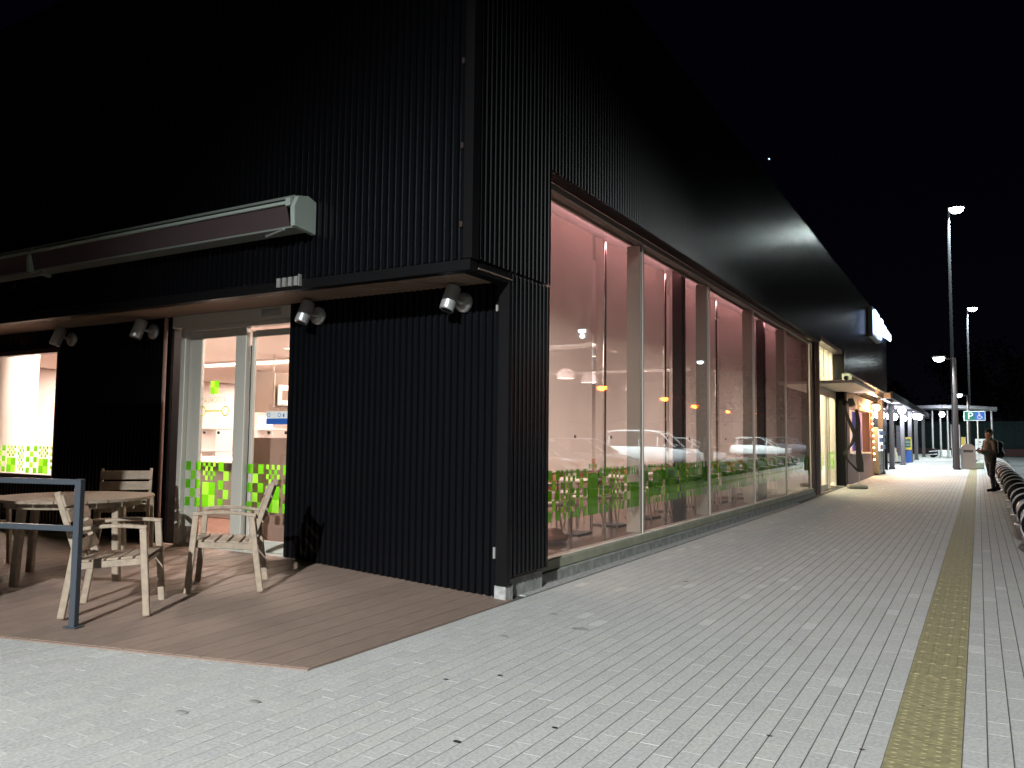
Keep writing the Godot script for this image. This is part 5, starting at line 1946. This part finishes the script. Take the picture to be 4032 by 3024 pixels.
func hand_bones(w: Vector3, f: Vector3, side: Vector3, palm_n: Vector3, c: Color) -> Array:
	# w wrist, f along the fingers, side towards the thumb, palm_n out of the palm (fingers curl to it)
	var b := []
	for k in 4:
		var s := side * (0.030 - 0.02 * k)
		var base := w + f * 0.085 + s
		b.append([w + f * 0.02 + s * 0.7, base, 0.014, 0.012, c])
		var ln: float = [0.038, 0.043, 0.04, 0.031][k]
		var j1 := base + f * ln * 0.9 + palm_n * ln * 0.35
		var j2 := j1 + f * ln * 0.3 + palm_n * ln * 0.75
		b.append([base, j1, 0.0098, 0.009, c])
		b.append([j1, j2, 0.009, 0.0078, c])
	var t0 := w + f * 0.03 + side * 0.03
	var t1 := t0 + side * 0.03 + f * 0.03 + palm_n * 0.01
	b.append([w + f * 0.02, t0, 0.016, 0.014, c])
	b.append([t0, t1, 0.0125, 0.0105, c])
	b.append([t1, t1 + f * 0.03 + palm_n * 0.012, 0.0105, 0.009, c])
	return b

func head_bones(c: Vector3, fw: Vector3, skin: Color) -> Array:
	var up := Vector3.UP
	var rt := up.cross(fw)
	var lip := Color(skin.r * 0.8, skin.g * 0.55, skin.b * 0.55)
	var eye := Color(0.03, 0.025, 0.02)
	var b := [[c + up * 0.045 - fw * 0.015, c + up * 0.03 + fw * 0.01, 0.086, 0.08, skin], [c - up * 0.02 + fw * 0.01, c - up * 0.075 + fw * 0.045, 0.066, 0.036, skin],
		[c + up * 0.01 + fw * 0.085, c - up * 0.025 + fw * 0.105, 0.010, 0.014, skin], [c - up * 0.058 + fw * 0.078 - rt * 0.016, c - up * 0.058 + fw * 0.078 + rt * 0.016, 0.0085, 0.0085, lip]]
	for s in [-1.0, 1.0]:
		b.append([c + rt * s * 0.08 + up * 0.01, c + rt * s * 0.084 - up * 0.025 + fw * 0.005, 0.014, 0.009, skin])
		b.append([c + rt * s * 0.032 + up * 0.012 + fw * 0.078, c + rt * s * 0.036 + up * 0.012 + fw * 0.077, 0.0115, 0.0105, eye])
		b.append([c + rt * s * 0.02 + up * 0.033 + fw * 0.082, c + rt * s * 0.048 + up * 0.033 + fw * 0.07, 0.006, 0.005, eye])
	return b

func hair_mesh(c: Vector3, fw: Vector3) -> ArrayMesh:
	var st := mb()
	var up := Vector3.UP
	var rt := up.cross(fw)
	var col := Color(0.012, 0.01, 0.01)
	skin_mesh(st, [[c + up * 0.07 - fw * 0.03, c + up * 0.075 + fw * 0.035, 0.085, 0.066, col], [c + up * 0.02 - fw * 0.055, c - up * 0.045 - fw * 0.055, 0.078, 0.05, col], [c + up * 0.05 + rt * 0.05, c + up * 0.02 + rt * 0.068 - fw * 0.01, 0.045, 0.03, col], [c + up * 0.05 - rt * 0.05, c + up * 0.02 - rt * 0.068 - fw * 0.01, 0.045, 0.03, col]], 0.012, 0.02)
	return done(st)

func people() -> void:
	var skin := Color(0.42, 0.25, 0.18)
	var jk := Color(0.048, 0.038, 0.028)
	var tr := Color(0.012, 0.011, 0.014)
	var sh := Color(0.01, 0.009, 0.009)
	var V := func(x, y, z): return Vector3(x, y, z)
	var wl := Vector3(0.075, 1.10, 0.27)
	var wr := Vector3(-0.075, 1.10, 0.27)
	var body := [
		[V.call(0, 0.93, 0), V.call(0, 1.1, 0.01), 0.15, 0.155, jk], [V.call(0, 1.1, 0.01), V.call(0, 1.33, -0.005), 0.158, 0.15, jk], [V.call(-0.15, 1.38, -0.01), V.call(0.15, 1.38, -0.01), 0.085, 0.085, jk],
		[V.call(0, 1.40, -0.01), V.call(0, 1.52, 0.015), 0.062, 0.056, skin], [V.call(0, 1.40, -0.02), V.call(0, 1.46, -0.01), 0.09, 0.075, jk],
		[V.call(0.19, 1.37, -0.01), V.call(0.255, 1.10, 0.02), 0.078, 0.066, jk], [V.call(0.255, 1.10, 0.02), wl, 0.064, 0.046, jk],
		[V.call(-0.19, 1.37, -0.01), V.call(-0.255, 1.10, 0.02), 0.078, 0.066, jk], [V.call(-0.255, 1.10, 0.02), wr, 0.064, 0.046, jk],
		[V.call(0.085, 0.88, 0), V.call(0.1, 0.49, 0.03), 0.098, 0.07, tr], [V.call(0.1, 0.49, 0.03), V.call(0.105, 0.11, 0.0), 0.068, 0.055, tr],
		[V.call(-0.085, 0.88, 0), V.call(-0.105, 0.49, -0.06), 0.098, 0.07, tr], [V.call(-0.105, 0.49, -0.06), V.call(-0.11, 0.13, -0.26), 0.068, 0.055, tr],
		[V.call(0.105, 0.06, -0.04), V.call(0.115, 0.045, 0.17), 0.05, 0.042, sh], [V.call(-0.11, 0.07, -0.29), V.call(-0.118, 0.045, -0.1), 0.05, 0.042, sh],
	]
	var at := Vector3(0.27, gy(-26.1), -26.1)
	var per := thing("person", "person in brown jacket and black trousers looking down at a phone", "person", at, deg_to_rad(-56))
	var st := mb()
	skin_mesh(st, body, 0.022, 0.035)
	var hc := Vector3(0, 1.60, 0.035)
	var hf := Vector3(0.1, -0.28, 1).normalized()
	skin_mesh(st, head_bones(hc, hf, skin), 0.0075, 0.012)
	skin_mesh(st, hand_bones(wl, Vector3(-0.45, 0.25, 0.85).normalized(), Vector3(-0.3, 0.95, -0.1).normalized(), Vector3(-0.85, -0.1, -0.45).normalized(), skin), 0.006, 0.006)
	skin_mesh(st, hand_bones(wr, Vector3(0.45, 0.25, 0.85).normalized(), Vector3(0.3, 0.95, -0.1).normalized(), Vector3(0.85, -0.1, -0.45).normalized(), skin), 0.006, 0.006)
	build(st, "body", M.body_colours, per)
	put(hair_mesh(hc, hf), "hair", M.body_colours, per)
	var yaw := Basis(Vector3.UP, deg_to_rad(-56))
	var ph := thing("phone", "lit phone held in both hands by the person in brown", "phone", at + yaw * Vector3(0, 1.17, 0.36), deg_to_rad(-56))
	st = mb()
	cbox(st, T(Vector3.ZERO, Basis(Vector3.RIGHT, -0.9)), Vector3(0.075, 0.15, 0.009), 0.003)
	build(st, "case", M.dark, ph)
	st = mb()
	cbox(st, T(Vector3(0, 0.0045, -0.0035), Basis(Vector3.RIGHT, -0.9)), Vector3(0.068, 0.14, 0.002), 0.0005)
	build(st, "screen", M.phone_glow, ph)
	area_light(ph, Vector3(0, 0.02, -0.012), Vector3(0, 0.78, -0.62), Vector2(0.07, 0.14), Color(1.0, 0.55, 0.4), 0.05)
	var bp := thing("backpack", "dark backpack worn by the person in the brown jacket", "backpack", at + yaw * Vector3(0, 1.0, -0.2), deg_to_rad(-56))
	st = mb()
	skin_mesh(st, [[Vector3(-0.09, 0.05, -0.05), Vector3(0.09, 0.05, -0.05), 0.1, 0.1, Color(0.014, 0.014, 0.015)], [Vector3(-0.08, 0.32, -0.03), Vector3(0.08, 0.32, -0.03), 0.09, 0.09, Color(0.014, 0.014, 0.015)], [Vector3(0, 0.05, -0.06), Vector3(0, 0.3, -0.04), 0.12, 0.1, Color(0.014, 0.014, 0.015)]], 0.02, 0.03)
	build(st, "bag", M.body_colours, bp)
	# walker under the arcade
	var tk := Color(0.45, 0.42, 0.33)
	var bl := Color(0.015, 0.014, 0.02)
	var body2 := [
		[V.call(0, 0.95, 0), V.call(0, 1.33, 0), 0.14, 0.15, bl], [V.call(-0.15, 1.39, 0), V.call(0.15, 1.39, 0), 0.075, 0.075, bl], [V.call(0, 1.4, 0), V.call(0, 1.53, 0.02), 0.058, 0.054, skin],
		[V.call(0.19, 1.38, 0), V.call(0.24, 1.1, -0.05), 0.062, 0.05, bl], [V.call(0.24, 1.1, -0.05), V.call(0.24, 0.86, 0.05), 0.048, 0.038, bl],
		[V.call(-0.19, 1.38, 0), V.call(-0.24, 1.1, 0.0), 0.062, 0.05, bl], [V.call(-0.24, 1.1, 0.0), V.call(-0.24, 0.88, 0.13), 0.048, 0.038, bl],
		[V.call(0.085, 0.9, 0), V.call(0.1, 0.5, 0.16), 0.095, 0.07, tk], [V.call(0.1, 0.5, 0.16), V.call(0.1, 0.12, 0.22), 0.066, 0.05, tk],
		[V.call(-0.085, 0.9, 0), V.call(-0.1, 0.5, -0.06), 0.095, 0.07, tk], [V.call(-0.1, 0.5, -0.06), V.call(-0.1, 0.16, -0.3), 0.066, 0.05, tk],
		[V.call(0.1, 0.06, 0.2), V.call(0.1, 0.045, 0.4), 0.048, 0.04, sh], [V.call(-0.1, 0.1, -0.33), V.call(-0.1, 0.045, -0.16), 0.048, 0.04, sh],
	]
	var at2 := Vector3(-4.15, gy(-49.0), -49.0)
	var p2 := thing("person", "person in black top and beige trousers walking under the arcade", "person", at2, deg_to_rad(70))
	st = mb()
	skin_mesh(st, body2, 0.026, 0.03)
	var hc2 := Vector3(0, 1.61, 0.03)
	skin_mesh(st, head_bones(hc2, Vector3.BACK, skin), 0.008, 0.012)
	skin_mesh(st, hand_bones(Vector3(0.24, 0.86, 0.05), Vector3(0, -1, 0.25).normalized(), Vector3.BACK, Vector3.LEFT, skin), 0.007, 0.006)
	skin_mesh(st, hand_bones(Vector3(-0.24, 0.88, 0.13), Vector3(0, -1, 0.35).normalized(), Vector3.BACK, Vector3.RIGHT, skin), 0.007, 0.006)
	build(st, "body", M.body_colours, p2)
	put(hair_mesh(hc2, Vector3.BACK), "hair", M.body_colours, p2)

# ---------------------------------------------------------------- background
func background() -> void:
	var f := thing("net_fence", "dark green net fence along the far edge of the lot", "fence", Vector3(0, gy(-84.0), -84.0))
	for k in 26:
		var x := -26.0 + 2.4 * k
		var st := mb()
		tube(st, [Vector3(x, 0, 0), Vector3(x, 3.0, 0)], [0.035], 8)
		build(st, "post", M.pole_grey, f)
	var s2 := mb()
	for y in [0.55, 2.96]:
		box(s2, Vector3(-26, y, -0.02), Vector3(34, y + 0.05, 0.02))
	build(s2, "rail", M.pole_grey, f)
	s2 = mb()
	quad(s2, Vector3(-26, 0.55, 0.03), Vector3(34, 0.55, 0.03), Vector3(34, 2.96, 0.03), Vector3(-26, 2.96, 0.03), Vector3.BACK)
	build(s2, "net", M.net_green, f)
	s2 = mb()
	box(s2, Vector3(-26, gy(-83.0) - 0.1, -83.9), Vector3(34, gy(-83.0) + 0.52, -83.6))
	tag(build(s2, "low_wall", M.brick_dark), "dark red low wall under the net fence", "wall")
	var spots := [[-9.0, -104.0, 9.0], [-2.0, -112.0, 12.0], [5.0, -106.0, 10.5], [12.0, -110.0, 13.0], [19.0, -104.0, 11.0], [-16.0, -108.0, 10.0], [26.0, -112.0, 13.0], [1.5, -125.0, 15.0]]
	for i in spots.size():
		var q: Array = spots[i]
		tree(Vector3(q[0], gy(-110.0) - 0.12, q[1]), q[2], 40 + i)
	var star := mb()
	var d := ray(3029, 625)
	lathe(star, T(Vector3(0, 1.4, 0) + d * 600.0), [Vector2(0, -0.17), Vector2(0.12, -0.12), Vector2(0.17, 0), Vector2(0.12, 0.12), Vector2(0, 0.17)], 10)
	tag(build(star, "star", M.star_glow), "single bright star above the roof edge", "star")

func tree(at: Vector3, high: float, sd: int) -> void:
	var r := RandomNumberGenerator.new()
	r.seed = sd
	var t := thing("dark_tree", "dark tree standing in the night behind the net fence", "tree", at, 0, "dark trees behind the fence")
	var st := mb()
	tube(st, [Vector3.ZERO, Vector3(0.1, high * 0.3, 0), Vector3(0, high * 0.75, 0.1)], [0.22, 0.16, 0.04], 8)
	for k in 6:
		var a := r.randf() * TAU
		var y := high * r.randf_range(0.3, 0.6)
		tube(st, [Vector3(0.05, y, 0), Vector3(cos(a) * high * 0.2, y + high * 0.15, sin(a) * high * 0.2)], [0.08, 0.03], 6)
	build(st, "trunk", M.bark, t)
	st = mb()
	for k in 26:
		var a := r.randf() * TAU
		var rr := high * 0.3 * sqrt(r.randf())
		var c := Vector3(cos(a) * rr, high * r.randf_range(0.32, 0.95), sin(a) * rr)
		c.x *= 1.1 - c.y / high * 0.5
		for j in 46:
			var o := Vector3(r.randfn(), r.randfn() * 0.8, r.randfn()) * high * 0.065
			var u := Vector3(r.randfn(), r.randfn(), r.randfn()).normalized() * 0.28
			var v := u.cross(Vector3(r.randfn(), r.randfn(), r.randfn())).normalized() * 0.17
			tri(st, c + o - u, c + o + v, c + o + u, Vector3.UP)
			tri(st, c + o - u, c + o + u, c + o - v, Vector3.UP)
	build(st, "crown", M.leaf_dark, t)
